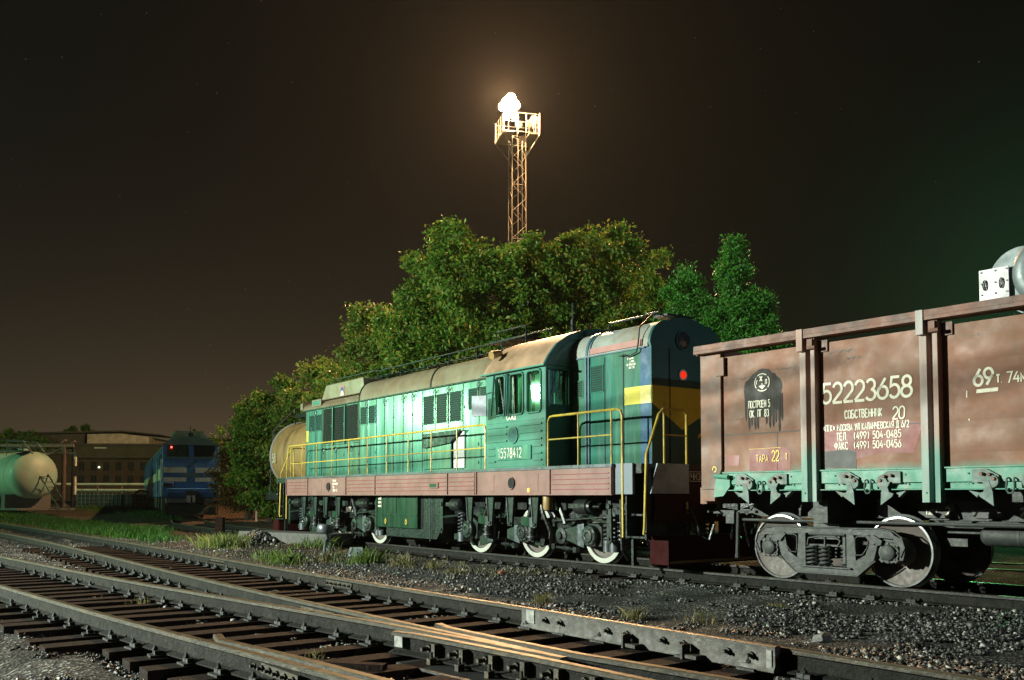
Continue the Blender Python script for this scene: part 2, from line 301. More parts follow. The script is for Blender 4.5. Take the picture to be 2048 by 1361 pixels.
# ------------------------------------------------------------------ stencil lettering (strokes)
def A(cx, cy, rx, ry, a0, a1, n=10):
    return [(cx+rx*math.cos(R(a0+(a1-a0)*i/n)), cy+ry*math.sin(R(a0+(a1-a0)*i/n))) for i in range(n+1)]
G = {
 '0':[A(.3,.7,.3,.3,-8,88)+[], A(.3,.7,.3,.3,92,180)+A(.3,.3,.3,.3,180,268), A(.3,.3,.3,.3,272,360)+[(.6,.66)]],
 '1':[[(.12,.78),(.32,.97),(.32,0)]],
 '2':[A(.3,.7,.28,.3,165,-35)+[(.02,.03)], [(.0,.0),(.62,.0)]],
 '3':[A(.28,.745,.26,.255,155,-80), A(.28,.25,.30,.26,85,-155)],
 '4':[[(.42,1),(.02,.32),(.66,.32)], [(.48,.62),(.48,0)]],
 '5':[[(.58,1),(.12,1),(.07,.56)]+A(.29,.32,.30,.32,120,-150)],
 '6':[[(.46,1),(.12,.5)]+A(.31,.3,.30,.30,160,520,18)],
 '7':[[(.02,1),(.6,1),(.22,0)]],
 '8':[A(.3,.76,.24,.24,-90,270,16), A(.3,.26,.30,.26,-270,90,16)],
 '9':[A(.3,.7,.30,.30,-20,340,18)+[(.5,.5),(.16,0)]],
 'С':[A(.3,.7,.3,.3,20,180)+A(.3,.3,.3,.3,180,340)],
 'О':[A(.3,.7,.3,.3,0,86)+[], A(.3,.7,.3,.3,94,180)+A(.3,.3,.3,.3,180,266), A(.3,.3,.3,.3,274,360)+[(.6,.7)]],
 'Б':[[(.55,1),(0,1),(0,0)]+A(.25,.28,.33,.28,-90,90)+[(.06,.56)]],
 'Т':[[(0,1),(.6,1)], [(.3,.94),(.3,0)]],
 'В':[[(0,0),(0,1)]+A(.25,.77,.27,.23,90,-90)+[(.06,.54)], A(.25,.27,.33,.27,90,-90)+[(.06,0)]],
 'Е':[[(.55,1),(0,1),(0,0),(.55,0)], [(.06,.52),(.45,.52)]],
 'Н':[[(0,0),(0,1)], [(.58,0),(.58,1)], [(.06,.5),(.52,.5)]],
 'И':[[(0,1),(0,.02),(.56,.98),(.56,0)]],
 'К':[[(0,0),(0,1)], [(.55,1),(.07,.5),(.58,0)]],
 'А':[[(0,0),(.28,1),(.56,0)], [(.14,.3),(.42,.3)]],
 'Р':[[(0,0),(0,1)]+A(.25,.72,.30,.28,90,-90)+[(.06,.44)]],
 'П':[[(0,0),(0,1),(.56,1),(.56,0)]],
 'Г':[[(0,0),(0,1),(.5,1)]],
 'М':[[(0,0),(0,1),(.33,.35),(.66,1),(.66,0)]],
 'У':[[(0,1),(.3,.42)], [(.58,1),(.22,0),(.05,0)]],
 'Л':[[(0,0),(.1,.1),(.18,1),(.56,1),(.56,0)]],
 'Ч':[[(0,1),(0,.5),(.5,.45)], [(.56,1),(.56,0)]],
 'Я':[[(.56,0),(.56,1)]+A(.3,.72,.30,.28,90,270)+[(.5,.44)], [(.3,.42),(0,0)]],
 'Д':[[(-.05,-.14),(-.05,.02),(.62,.02),(.62,-.14)], [(.08,.06),(.16,1),(.5,1),(.5,.08)]],
 'Ф':[[(.34,0),(.34,1)], A(.34,.58,.32,.26,-80,80), A(.34,.58,.32,.26,100,260)],
 'Э':[A(.26,.7,.3,.3,150,0)+A(.26,.3,.3,.3,0,-150), [(.2,.5),(.5,.5)]],
 'Ж':[[(.36,0),(.36,1)], [(0,1),(.3,.5),(0,0)], [(.72,1),(.42,.5),(.72,0)]],
 '.':[[(.1,0),(.2,0)]], '-':[[(.1,.45),(.42,.45)]], '/':[[(.0,-.05),(.45,1.05)]], '«':[[(.3,.8),(.1,.5),(.3,.2)],[(.5,.8),(.3,.5),(.5,.2)]], '»':[[(.1,.8),(.3,.5),(.1,.2)],[(.3,.8),(.5,.5),(.3,.2)]],
 '(':[A(.5,.5,.4,.62,130,230)], ')':[A(-.05,.5,.4,.62,50,-50)], 'Ю':[[(0,0),(0,1)],[(.04,.5),(.2,.5)],A(.5,.5,.26,.5,0,360,16)],
 'Х':[[(0,0),(.56,1)],[(0,1),(.56,0)]],
}
GW = {'М':.72,'Ж':.78,'Ф':.74,'.':.3,'-':.55,'/':.5,'(':.4,')':.45,' ':.4,'1':.45,'Ю':.8}
def strokes(mb, lines, w, tf, m=0):
    for k, ln in enumerate(lines):
        off = .0004*(k % 5)
        P = [Vector((p[0],p[1])) for p in ln]; L_ = []; R_ = []
        for i in range(len(P)):
            a = P[max(0,i-1)]; b = P[min(len(P)-1,i+1)]
            if i == 0 or i == len(P)-1:
                d = (b-a).normalized(); nn = Vector((-d.y,d.x)); sc = 1
            else:
                d1 = (P[i]-a); d2 = (b-P[i])
                if d1.length < 1e-6 or d2.length < 1e-6: d = (b-a).normalized(); nn = Vector((-d.y,d.x)); sc = 1
                else:
                    d1.normalize(); d2.normalize(); n1 = Vector((-d1.y,d1.x)); n2 = Vector((-d2.y,d2.x)); nn = (n1+n2)
                    if nn.length < .3: nn = n1; sc = 1
                    else: nn.normalize(); sc = min(1.8, 1/max(.3, nn.dot(n1)))
            L_.append(P[i]+nn*w*.5*sc); R_.append(P[i]-nn*w*.5*sc)
        n = len(P); mb.add([tf(p.x,p.y,off) for p in L_+R_], [(i,i+1,n+i+1,n+i) for i in range(n-1)], m)
def text(mb, s, x, y, h, wf, w, tf, m=0, gap=.2, slant=0):
    """x,y = left baseline in the plane; h = height; wf = width factor"""
    cx = x
    for ch in s:
        for ln in ([G[ch]] if ch in G else []):
            strokes(mb, [[(cx+(p[0]+slant*p[1])*h*wf, y+p[1]*h) for p in l_] for l_ in ln], w, tf, m)
        cx += (GW.get(ch,.6)+gap)*h*wf
    return cx
def on_side(ly): return lambda a, b, off: (a, ly-.003-off, b)
def on_end(lx): return lambda a, b, off: (lx+.003+off, a, b)

# ------------------------------------------------------------------ terrain
U = np.array([.60,-.80]); NN = np.array([.80,.60])
LC = (-1.342, 22.594, -.9484); WC = (8.0416, 10.2093, -.895)
def uv2w(u, n, z=0): return (u*.6+n*.8, -u*.8+n*.6, z)
def catmull(pts, step=.5):
    pts = [np.array(p, float) for p in pts]; pts = [2*pts[0]-pts[1]]+pts+[2*pts[-1]-pts[-2]]; o_ = []
    for i in range(1, len(pts)-2):
        a, b, c_, d = pts[i-1:i+3]; k = max(2, int(np.linalg.norm(c_-b)/step))
        for j in range(k):
            t = j/k; o_.append(.5*((2*b)+(-a+c_)*t+(2*a-5*b+4*c_-d)*t*t+(-a+3*b-3*c_+d)*t**3))
    o_.append(pts[-2]); return o_
r1 = lambda u: 6.0+.47*(lambda t: t*t*(3-2*t))(np.clip((-np.asarray(u, float)-9)/20, 0, 1))
r3p = [(-45,1.0),(-35,1.75),(-28,2.35),(-20.67,2.95),(-14.09,3.47),(-10.5,3.87),(-7.5,4.23),(-5.2,4.37)]
r4p = [(-45,-.6),(-35,.2),(-28,.82),(-20.7,1.43),(-14.1,1.98),(-9.4,2.37),(-5.45,2.78),(-2,3.08),(3,3.5)]
r4 = lambda u: np.interp(u, [p[0] for p in r4p], [p[1] for p in r4p])
def sst(x): x = np.clip(x, 0, 1); return x*x*(3-2*x)
def vnoise(x, y, s, seed=0):
    x = x*s+seed*17.3; y = y*s+seed*7.7; xi = np.floor(x); yi = np.floor(y); fx = sst(x-xi); fy = sst(y-yi)
    hsh = lambda a, b: np.mod(np.sin(a*127.1+b*311.7+seed)*43758.5453, 1.0)
    return (hsh(xi,yi)*(1-fx)+hsh(xi+1,yi)*fx)*(1-fy)+(hsh(xi,yi+1)*(1-fx)+hsh(xi+1,yi+1)*fx)*fy
def lat(x, y):       # lateral distance from the train's track, signed, positive behind
    def one(C, x, y):
        dx = x-C[0]; dy = y-C[1]; return dx*math.cos(C[2])+dy*math.sin(C[2]), -dx*math.sin(C[2])+dy*math.cos(C[2])
    a, la = one(LC, x, y); b, lb = one(WC, x, y)
    return np.where(a < 8.6, la, lb), a
def GH(x, y):
    x = np.asarray(x, float); y = np.asarray(y, float)
    u = .6*x-.8*y; n = .8*x+.6*y; d, lx = lat(x, y)
    base = -.05+.05*(vnoise(x,y,.55,1)-.5)+.05*(vnoise(x,y,1.7,2)-.5)+.02*(vnoise(x,y,5,3)-.5)
    main = sst(1-(np.abs(d)-1.25)/1.2)*np.where(np.abs(d) > 0, 1, 0)
    z = base*(1-main)+(-.24+.02*(vnoise(x,y,3,4)-.5))*main
    inz = sst((r1(u)+.28-n)/.35)
    z = z*(1-inz)+(-.205+.075*(vnoise(x,y,2.2,5)-.5)+.05*(vnoise(x,y,.7,51)-.5)+.03*(vnoise(x,y,6,52)-.5))*inz
    ou = sst((r4(u)-.75-n)/.7)
    z = z*(1-ou)+(-.30+.08*(vnoise(x,y,1.1,6)-.5)+.03*(vnoise(x,y,4,7)-.5))*ou
    rise = sst((y-46)/34)*.42*sst((-x-4)/14)
    return z+rise
def axis(lo, f0, f1, hi, d, g=1.09):
    a = list(np.arange(f0, f1, d)); s_ = d; x = f0
    while x > lo: s_ *= g; x -= s_; a.insert(0, x)
    s_ = d; x = a[-1]
    while x < hi: s_ *= g; x += s_; a.append(x)
    return np.array(a)
gx = axis(-270, -15, 9, 270, .11); gy = axis(-60, 4.5, 26, 300, .11)
X, Y = np.meshgrid(gx, gy); Z = GH(X, Y)
V = np.stack([X, Y, Z], -1).reshape(-1, 3); nx, ny = len(gx), len(gy)
ii, jj = np.meshgrid(np.arange(nx-1), np.arange(ny-1)); a_ = (jj*nx+ii).ravel()
F = np.stack([a_, a_+1, a_+nx+1, a_+nx], -1)
def groundmat():
    m = bpy.data.materials.new('yard_ground'); m.use_nodes = True; t = m.node_tree; n = t.nodes; l = t.links; b = n['Principled BSDF']; b.inputs['Roughness'].default_value = .9; b.inputs['Specular IOR Level'].default_value = .25
    at = n.new('ShaderNodeAttribute'); at.attribute_name = 'cover'; sp = n.new('ShaderNodeSeparateColor'); l.new(at.outputs['Color'], sp.inputs[0])
    tcn = n.new('ShaderNodeTexCoord')
    def noise(s, d=8, r=.65):
        x = n.new('ShaderNodeTexNoise'); x.inputs['Scale'].default_value = s; x.inputs['Detail'].default_value = d; x.inputs['Roughness'].default_value = r; l.new(tcn.outputs['Object'], x.inputs['Vector']); return x.outputs['Fac']
    def rmp(f, p):
        x = n.new('ShaderNodeValToRGB'); l.new(f, x.inputs[0]); e = x.color_ramp.elements; e[0].position, e[0].color = p[0][0], (*p[0][1],1); e[1].position, e[1].color = p[-1][0], (*p[-1][1],1)
        for q in p[1:-1]: y = e.new(q[0]); y.color = (*q[1],1)
        return x.outputs[0]
    vo = n.new('ShaderNodeTexVoronoi'); vo.inputs['Scale'].default_value = 34; l.new(tcn.outputs['Object'], vo.inputs['Vector'])
    bw = n.new('ShaderNodeRGBToBW'); l.new(vo.outputs['Color'], bw.inputs[0])
    grav = rmp(bw.outputs[0], [(.2,(.018,.019,.018)),(.6,(.045,.048,.045)),(.82,(.30,.30,.27))])
    dirt = rmp(noise(5), [(.3,(.010,.011,.0105)),(.7,(.045,.045,.040))])
    def mix(f, a, b_):
        x = n.new('ShaderNodeMix'); x.data_type = 'RGBA'; l.new(f, x.inputs[0]); l.new(a, x.inputs[6]); l.new(b_, x.inputs[7]); return x.outputs[2]
    mr = n.new('ShaderNodeMapRange'); mr.inputs[1].default_value = .42; mr.inputs[2].default_value = .58; l.new(noise(1.1), mr.inputs[0])
    c_ = mix(mr.outputs[0], dirt, grav)
    gr = rmp(noise(2.5), [(.3,(.012,.05,.006)),(.7,(.035,.11,.012))]); br = rmp(noise(6), [(.3,(.035,.02,.012)),(.7,(.09,.05,.03))])
    c_ = mix(sp.outputs[1], c_, br); c_ = mix(sp.outputs[0], c_, gr)
    l.new(c_, b.inputs['Base Color'])
    bp = n.new('ShaderNodeBump'); bp.inputs['Distance'].default_value = .05; bp.inputs['Strength'].default_value = .9
    ad = n.new('ShaderNodeMath'); ad.operation = 'ADD'; l.new(noise(14), ad.inputs[0]); l.new(vo.outputs['Distance'], ad.inputs[1]); l.new(ad.outputs[0], bp.inputs['Height']); l.new(bp.outputs[0], b.inputs['Normal'])
    return m
def cover(x, y):
    u = .6*x-.8*y; n = .8*x+.6*y; d, lx = lat(x, y)
    outR1 = sst((n-r1(u)-.5)/1.0)
    edge = (-u-23-4*(vnoise(x,y,.25,9)-.5))/5     # grass lies beyond the far left rails
    edge2 = sst((-x-8.8-.36*(y-26)+1.2*(vnoise(x,y,.5,41)-.5))/1.3)
    g = outR1*sst(edge)*edge2*sst((np.abs(d)-2.2)/1.5+.6*vnoise(x,y,.6,8))*sst((88-y)/14)
    g = g*sst((vnoise(x,y,.35,12)+.45*vnoise(x,y,1.3,13)-.12)*3.0)
    br = outR1*sst((-u-15)/5)*sst((np.abs(d)-1.4))
    br = np.maximum(br, .5*sst((y-30)/30))
    return g, br
gcov, bcov = cover(X.ravel(), Y.ravel())
ground = fast_mesh('ground', V, F, groundmat(), smooth=True); tag(ground, kind='structure')
at = ground.data.color_attributes.new('cover', 'FLOAT_COLOR', 'POINT')
at.data.foreach_set('color', np.stack([gcov, bcov, np.zeros_like(gcov), np.ones_like(gcov)], -1).astype(np.float32).ravel())

# ------------------------------------------------------------------ rails, turnout
def rail_sweep(mb, pts, top, H=.18, taper0=False, taper1=False, chan=False):
    hw, wb, ft = .0375, .009, .075
    prof = [(-hw,top),(-hw,top-.035),(-wb,top-.05),(-wb,top-H+.03),(-ft,top-H+.012),(-ft,top-H),(ft,top-H),(ft,top-H+.012),(wb,top-H+.03),(wb,top-.05),(hw,top-.035),(hw,top)]
    prof = [(-.030,top)]+[(-hw,top-.007)]+prof[1:11]+[(hw,top-.007),(.030,top)]
    if chan: prof = [(-.02,top),(-.032,top-.006),(-.032,top-H+.05),(-.05,top-H+.012),(-.05,top-H),(.03,top-H),(.03,top-.006),(.02,top)]
    P = [Vector((p[0],p[1],0)) for p in pts]; vs = []; k = len(prof)
    for i, p in enumerate(P):
        d = (P[min(i+1,len(P)-1)]-P[max(i-1,0)]).normalized(); nn = Vector((-d.y,d.x,0))
        for a, z in prof: vs.append((p.x+nn.x*a, p.y+nn.y*a, z))
    fs = []; ms = []
    for i in range(len(P)-1):
        for j in range(k):
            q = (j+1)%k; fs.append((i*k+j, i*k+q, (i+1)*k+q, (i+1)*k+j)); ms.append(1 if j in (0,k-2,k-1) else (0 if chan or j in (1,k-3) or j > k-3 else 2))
    fs += [tuple(range(k)), tuple(range((len(P)-1)*k, len(P)*k))]; ms += [0,0]
    kk = len(mb.v); mb.v += vs; mb.f += [tuple(x+kk for x in f) for f in fs]; mb.m += ms
def bolt(mb, p, d, r=.016, l=.05, m=0):
    p = Vector(p); d = Vector(d).normalized(); mb.cyl(p, p+d*.02, r*1.5, n=6, m=m); mb.cyl(p+d*.02, p+d*l, r*.8, n=8, m=m)
TZ = .06
turn = root('railway_turnout', 'railway points in the foreground, two rusty tracks joining at a bolted crossing', 'railway points', uv2w(-7,4,0))
def tb(mb, name, mats, lab=None, **k):
    o = mb.build(name, mats, turn, **k); o.matrix_parent_inverse = Matrix.Translation(-Vector(turn.location))
    if lab: o['label'] = lab
    return o
us = np.arange(-60, 3.1, 1.0)
for off, u0, u1, nm in ((0, -60, 3, 'rail'), (-1.595, -60, -5.6, 'rail')):
    mb = MB(); pts = [uv2w(u, float(r1(u))+off+(0 if u < -10 or off == 0 else -.02*(u+10)/4.4)) for u in us if u0 <= u <= u1+.01]
    if off: pts.append(uv2w(-5.25, 4.372))
    rail_sweep(mb, pts, TZ if off == 0 else TZ-.0015)
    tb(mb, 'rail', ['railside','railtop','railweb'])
for pts2 in (r3p, r4p):
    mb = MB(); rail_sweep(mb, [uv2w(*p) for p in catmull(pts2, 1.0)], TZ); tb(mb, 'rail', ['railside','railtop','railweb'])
mb = MB(); rail_sweep(mb, [uv2w(*p) for p in [(-7.25,4.60),(-6.95,4.53),(-6.1,4.535),(-5.2,4.56),(-4.4,4.66),(-3.2,4.79),(3,5.3)]], TZ+.003); tb(mb, 'wing_rail', ['railside','railtop','railweb'])
mb = MB(); rail_sweep(mb, [uv2w(*p) for p in [(-7.05,4.03),(-6.8,4.10),(-6.1,4.16),(-5.3,4.215),(-4.4,4.25),(-3.2,4.29),(3,4.42)]], TZ+.004)
# painted end, flange blocks and bolts along the near face
for i, u in enumerate(np.arange(-6.6, -2.6, .36)):
    n_ = float(np.interp(u, [-7.05,-6.8,-6.1,-5.3,-4.4,-3.2,3], [4.03,4.10,4.16,4.215,4.25,4.29,4.42]))
    w = uv2w(u, n_-.012, TZ-.095); bolt(mb, w, (-.8,-.6,0), .022, .085)
    mb.obox(uv2w(u+.12, n_-.035, TZ-.09), (.05,.05,.10), (0,0,-.927))
    mb.obox(uv2w(u+.18, n_-.11, TZ-.165), (.05,.06,.05), (0,0,-.927)); mb.cyl(uv2w(u+.18,n_-.11,TZ-.15), uv2w(u+.18,n_-.11,TZ-.09), .013, n=8)
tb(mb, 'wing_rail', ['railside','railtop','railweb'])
mb = MB(); mb.obox(uv2w(-6.96, 4.018, TZ-.075), (.11,.012,.09), (0,0,-.80)); tb(mb, 'painted_mark', 'markw', 'white paint patch on the end of the wing rail')
mb = MB(); mb.obox(uv2w(-4.6, 4.07, TZ-.20), (4.2,.34,.02), (0,0,-.90)); tb(mb, 'base_plate', 'raild')
# guard rails
mb = MB(); rail_sweep(mb, [uv2w(*p) for p in [(-7.75,2.74),(-7.45,2.665),(-6.4,2.80),(-5,2.925),(-4,3.01),(-2.6,3.16)]], TZ+.012, H=.15); tb(mb, 'guard_rail', ['railside','railtop','railweb'])
mb = MB(); rail_sweep(mb, [uv2w(u, 5.895) for u in (-7.65,-6.5,-5.5,-4.5)], TZ+.022, H=.2, chan=True)
for i, u in enumerate((-7.25,-7.02,-6.35,-6.1,-5.65,-5.42,-4.95,-4.72)): bolt(mb, uv2w(u, 5.86, TZ-.07), (-.8,-.6,0), .020, .06)
for u in (-6.05, -5.35): mb.obox(uv2w(u,5.80,TZ-.12),(.02,.10,.12),(0,0,-.927)); mb.obox(uv2w(u+.1,5.80,TZ-.15),(.12,.10,.03),(0,0,-.927))
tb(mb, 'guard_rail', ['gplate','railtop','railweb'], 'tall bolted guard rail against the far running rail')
mb = MB(); mb.obox(uv2w(-7.50, 5.857, TZ-.06), (.13,.006,.13), (0,0,-.927)); tb(mb, 'painted_mark', 'markw')
mb = MB(); mb.obox(uv2w(-4.55, 5.857, TZ-.08), (.05,.006,.14), (0,0,-.927)); tb(mb, 'painted_mark', 'markw')
# joint bars with bolts on the running rails
for (uu, nf) in ((-12.1, lambda u: float(r1(u))), (-9.3, lambda u: 4.39), (-6.35, lambda u: float(r4(u))), (-17.5, lambda u: float(r1(u))), (-21, lambda u: float(r1(u))-1.595)):
    mb = MB(); mb.obox(uv2w(uu, nf(uu)-.022, TZ-.09), (.8,.022,.075), (0,0,-.927))
    for k in range(6): bolt(mb, uv2w(uu-.34+.136*k, nf(uu)-.03, TZ-.09), (-.8,-.6,0), .016, .05)
    tb(mb, 'joint_bar', 'railside')
# sleepers with tie plates
def sleeper_mesh(L_):
    mb = MB(); mb.obox((0,0,-.08), (L_,.24,.16)); o = mb.build('sleeper', 'sleeper', None, bev=.012); me = o.data; bpy.data.objects.remove(o); return me
smesh = {L_: sleeper_mesh(L_) for L_ in (2.6, 3.3, 4.1, 4.8)}
mb = MB(); mb.obox((0,0,.01),(.36,.17,.02))
for sx in (-1,1):
    mb.obox((sx*.115,0,.035),(.05,.12,.04)); mb.cyl((sx*.13,0,.02),(sx*.13,0,.095),.013,n=6); mb.cyl((sx*.13,0,.055),(sx*.13,0,.08),.024,n=6)
o = mb.build('tie_plate','raild'); platemesh = o.data; bpy.data.objects.remove(o)
def add_sleeper(parent, loc, ang, L_, plates, top):
    o = bpy.data.objects.new('sleeper', smesh[L_]); COL.objects.link(o); o.parent = parent
    o.matrix_parent_inverse = parent.matrix_world.inverted() if False else Matrix.Identity(4)
    o.location = Vector((*loc, top)); o.rotation_euler = (random.uniform(-.02,.02), random.uniform(-.008,.008), ang+random.uniform(-.02,.02))
    for t in plates:
        if random.random() < .12: continue
        p = bpy.data.objects.new('tie_plate', platemesh); COL.objects.link(p); p.parent = o; p.location = (t+random.uniform(-.02,.02), random.uniform(-.015,.015), .003-random.uniform(0,.012)); p.rotation_euler = (0,0,random.uniform(-.12,.12))
    return o
tp = Vector(turn.location); angN = math.atan2(.6,.8)
def tsl(u, n0, n1, plates, z=TZ-.183):
    Lw = n1-n0; L_ = min(smesh, key=lambda q: abs(q-Lw)); nc = (n0+n1)/2; w = uv2w(u, nc)
    add_sleeper(turn, (w[0]-tp.x, w[1]-tp.y), angN, L_, [p-nc for p in plates], z-tp.z-random.uniform(0,.012))
u = -13.2
while u < -3.0:
    na = float(r1(u)); nb = float(r4(u)); pl = [na, nb]
    if u < -7.2: pl += [na-1.595, float(np.interp(u,[p[0] for p in r3p],[p[1] for p in r3p]))]
    tsl(u, nb-.55+random.uniform(-.06,.06), na+.35, pl); u += .56
u = -13.9
while u > -27:
    na = float(r1(u)); tsl(u, na-2.1, na+.5, [na, na-1.595]); nb = float(r4(u)); tsl(u+.1, nb-.5+random.uniform(-.08,.08), nb+2.0, [nb, nb+1.55]); u -= .56
# main track
def tracklane(pts, name, label, top, smat=('raild','railtop','railweb'), n_sl=0, sl_from=0):
    P = catmull(pts, 1.0); rt = root(name, label, 'railway track', (*pts[len(pts)//2], 0))
    for off in (-.797, .797):
        q = []
        for i, p in enumerate(P):
            d = P[min(i+1,len(P)-1)]-P[max(i-1,0)]; d = d/np.linalg.norm(d); q.append((p[0]-d[1]*off, p[1]+d[0]*off))
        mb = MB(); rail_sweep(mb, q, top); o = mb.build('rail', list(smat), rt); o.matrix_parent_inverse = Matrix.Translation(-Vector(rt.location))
    acc = 0; k = 0
    for i in range(1, len(P)):
        seg = P[i]-P[i-1]; L_ = np.linalg.norm(seg); d = seg/L_
        while acc < L_ and k < n_sl:
            p = P[i-1]+d*acc; acc += .56
            if i > sl_from:
                add_sleeper(rt, (p[0]-rt.location.x, p[1]-rt.location.y), math.atan2(d[0],-d[1]), 2.6, [-.797,.797], top-.183); k += 1
        acc -= L_
    return rt
def lw(C, lx, ly=0): return (C[0]+lx*math.cos(C[2])-ly*math.sin(C[2]), C[1]+lx*math.sin(C[2])+ly*math.cos(C[2]))
tracklane([lw(WC,14),lw(WC,6),lw(WC,0),lw(WC,-5),lw(LC,6.3),lw(LC,0),lw(LC,-6.3),lw(LC,-14),(-14.6,42.8),(-17.65,50.5),(-25,67),(-40,103)], 'railway_track', 'dark track carrying the green locomotive and the rust red wagon', 0.0, n_sl=92, sl_from=4)
tracklane([lw(LC,30,9.0),lw(LC,12,4.9),lw(LC,0,4.1),lw(LC,-14,3.95),lw(LC,-30,4.6)], 'railway_track', 'second track behind the green locomotive, under the ochre tank wagon', -.02, n_sl=60)
#@@PART2
# ------------------------------------------------------------------ green shunting locomotive
loco = root('shunting_locomotive', 'green diesel shunting locomotive with yellow handrails and red-grey frame', 'locomotive', (LC[0], LC[1], 0), LC[2])
def P_(mb, name, mats, par=None, lab=None, **k):
    o = mb.build(name, mats, par or loco, **k)
    if lab: o['label'] = lab
    return o
# frame side skirts with pressed grooves
for s in (-1, 1):
    mb = MB(); y0 = s*1.55; y1 = s*1.45
    mb.box(-6.86, 7.36, y0, y1, 1.25, 1.71); mb.box(-6.87, 7.37, s*1.575, y1, 1.71, 1.765, 2); mb.box(-6.86, 7.36, s*1.565, y1, 1.235, 1.25)
    segs = [(-6.80,-5.36), (-2.86,-1.32), (-1.24,2.02), (2.12,3.10), (5.70,7.28)]
    for a, b in segs:
        for z in (1.34,1.43,1.52,1.61):
            mb.box(a, b, s*1.552, s*1.548, z-.012, z, 1); mb.box(a, b, s*1.562, s*1.55, z+.001, z+.014)
    for x in (-6.86,-5.33,-2.9,-1.28,2.07,3.14,3.2,5.64,7.32): mb.box(x, x+.035, s*1.575, y1, 1.25, 1.71)
    for x in (-4.9, 3.35): mb.box(x, x+.5, s*1.556, y1, 1.30, 1.64)
    mb.box(4.72, 5.30, s*1.556, y1, 1.30, 1.64)
    mb.box(7.36, 7.80, s*1.50, s*1.45, 1.25, 1.765, 3)
    P_(mb, 'frame_skirt', ['frame','groove','irons','cgrey'])
    for x in (-3.97, 4.43):
        mb = MB(); mb.cyl((x, s*1.551, 1.47), (x, s*1.575, 1.47), .13, n=20); mb.cyl((x+.035, s*1.56, 1.47), (x+.035, s*1.579, 1.47), .105, n=20, m=1); P_(mb, 'jacking_socket', ['frame','dark'])
mb = MB(); mb.box(1.35,1.72,-1.575,-1.56,1.39,1.51); mb.box(1.38,1.66,-1.58,-1.573,1.41,1.49,1); P_(mb, 'filler_hatch', ['frame','tankg'])
mb = MB(); mb.obox((5.02,-1.565,1.33),(.05,.02,.07)); P_(mb, 'marker_light', 'orangel')
# deck and ends
mb = MB(); mb.box(-7.9, 7.95, -1.44, 1.44, 1.60, 1.755); mb.box(-7.4,7.4,-.55,.55,1.0,1.6); P_(mb, 'deck', 'iron')
for e in (1, -1):
    mb = MB(); mb.box(e*8.0, e*8.06, -1.24, 1.24, .78, 1.60); P_(mb, 'buffer_beam', 'pbrown', bev=.01)
    for s in (-1, 1):
        mb = MB(); mb.prism([(s*1.36,1.26),(s*1.20,1.76),(s*.47,1.76),(s*.47,1.26)], 'x', e*8.062, e*8.09); P_(mb, 'end_plate', 'pgrey')
        # steps
        mb = MB()
        for z, y in ((.55,1.38),(.92,1.30),(1.30,1.22)):
            mb.box(e*7.52, e*7.98, s*y, s*(y-.30), z-.03, z); mb.box(e*7.52, e*7.98, s*(y-.28), s*(y-.30), z, z+.30)
        mb.box(e*7.50,e*7.53,s*1.38,s*.9,.50,1.6); mb.box(e*7.97,e*8.0,s*1.38,s*.9,.50,1.6); mb.box(e*7.55,e*7.60,s*1.30,s*1.22,.05,.5)
        P_(mb, 'steps', 'iron')
    mb = MB(); mb.prism([(e*8.00,.55),(e*8.10,.50),(e*8.42,.12),(e*8.36,.10),(e*8.0,.42)], 'y', -1.3, 1.3); mb.box(e*8.0,e*8.05,-1.3,1.3,.16,.56); mb.box(e*8.03,e*8.44,-1.32,-1.29,.11,.50)
    mb.box(e*8.40,e*8.43,-1.3,1.3,.13,.17,1)
    P_(mb, 'pilot', ['dred','ochre'])
# number board on the end
mb = MB(); mb.box(8.062, 8.08, -.45, .05, 1.46, 1.64); tf = on_end(8.081)
strokes(mb, [[(-.44,1.47),(.04,1.47),(.04,1.63),(-.44,1.63),(-.44,1.47)]], .008, tf, 1)
text(mb, 'ЧМЭ3', -.405, 1.495, .11, .8, .013, tf, 1, gap=.28); P_(mb, 'number_board', ['dark','lett'])
# coupler and hoses at each end
def coupler(mb, x, e, m=0):
    mb.box(e*(x-.55), e*(x-.02), -.13, .13, .95, 1.18, m); mb.prism([(e*(x-.05),-.17),(e*(x+.22),-.24),(e*(x+.30),-.05),(e*(x+.12),.02),(e*(x+.18),.20),(e*(x-.05),.17)], 'z', .88, 1.25, m)
for e in (1,-1):
    mb = MB(); coupler(mb, 8.3, e); P_(mb, 'coupler', 'iron', bev=.01)
mb = MB(); mb.tube([(8.08,-.55,.98),(8.2,-.56,.98),(8.3,-.55,.8),(8.4,-.52,.55),(8.52,-.45,.5),(8.58,-.4,.75)], .028, 8); mb.tube([(8.12,-.56,1.12),(8.14,-.56,.93),(8.2,-.56,.95)], .022, 6, 1); P_(mb, 'brake_hose', ['iron','railyel'])
# long hood
def arch(hw, z0, z1, z2, k=10):
    """roof section from (−hw,z0) up and over to (hw,z0)"""
    p = [(-hw, z0)]
    for i in range(1, k+1):
        a = math.pi*.5*i/k; p.append((-hw*(1-.45*(1-math.cos(a)))+0, z0+(z1-z0)*math.sin(a)))
    q = [(-hw*.55+hw*.55*t, z1+(z2-z1)*math.sin(t*math.pi/2)) for t in (.25,.5,.75,1)]
    p = p+q; return p+[(-y, z) for y, z in p[-2::-1]]
mb = MB(); mb.box(-7.0, 3.52, -.90, .90, 1.755, 3.76); mb.prism([(-7.0,-.9),(-7.28,-.78),(-7.28,.78),(-7.0,.9)], 'z', 1.755, 3.76)
mb.box(-6.96,-6.80,-.904,-.9,2.82,3.15,1); P_(mb, 'long_hood', ['teal','yellow'])
mb = MB(); mb.prism(arch(.93, 3.765, 4.30, 4.40), 'x', -3.40, 3.55)
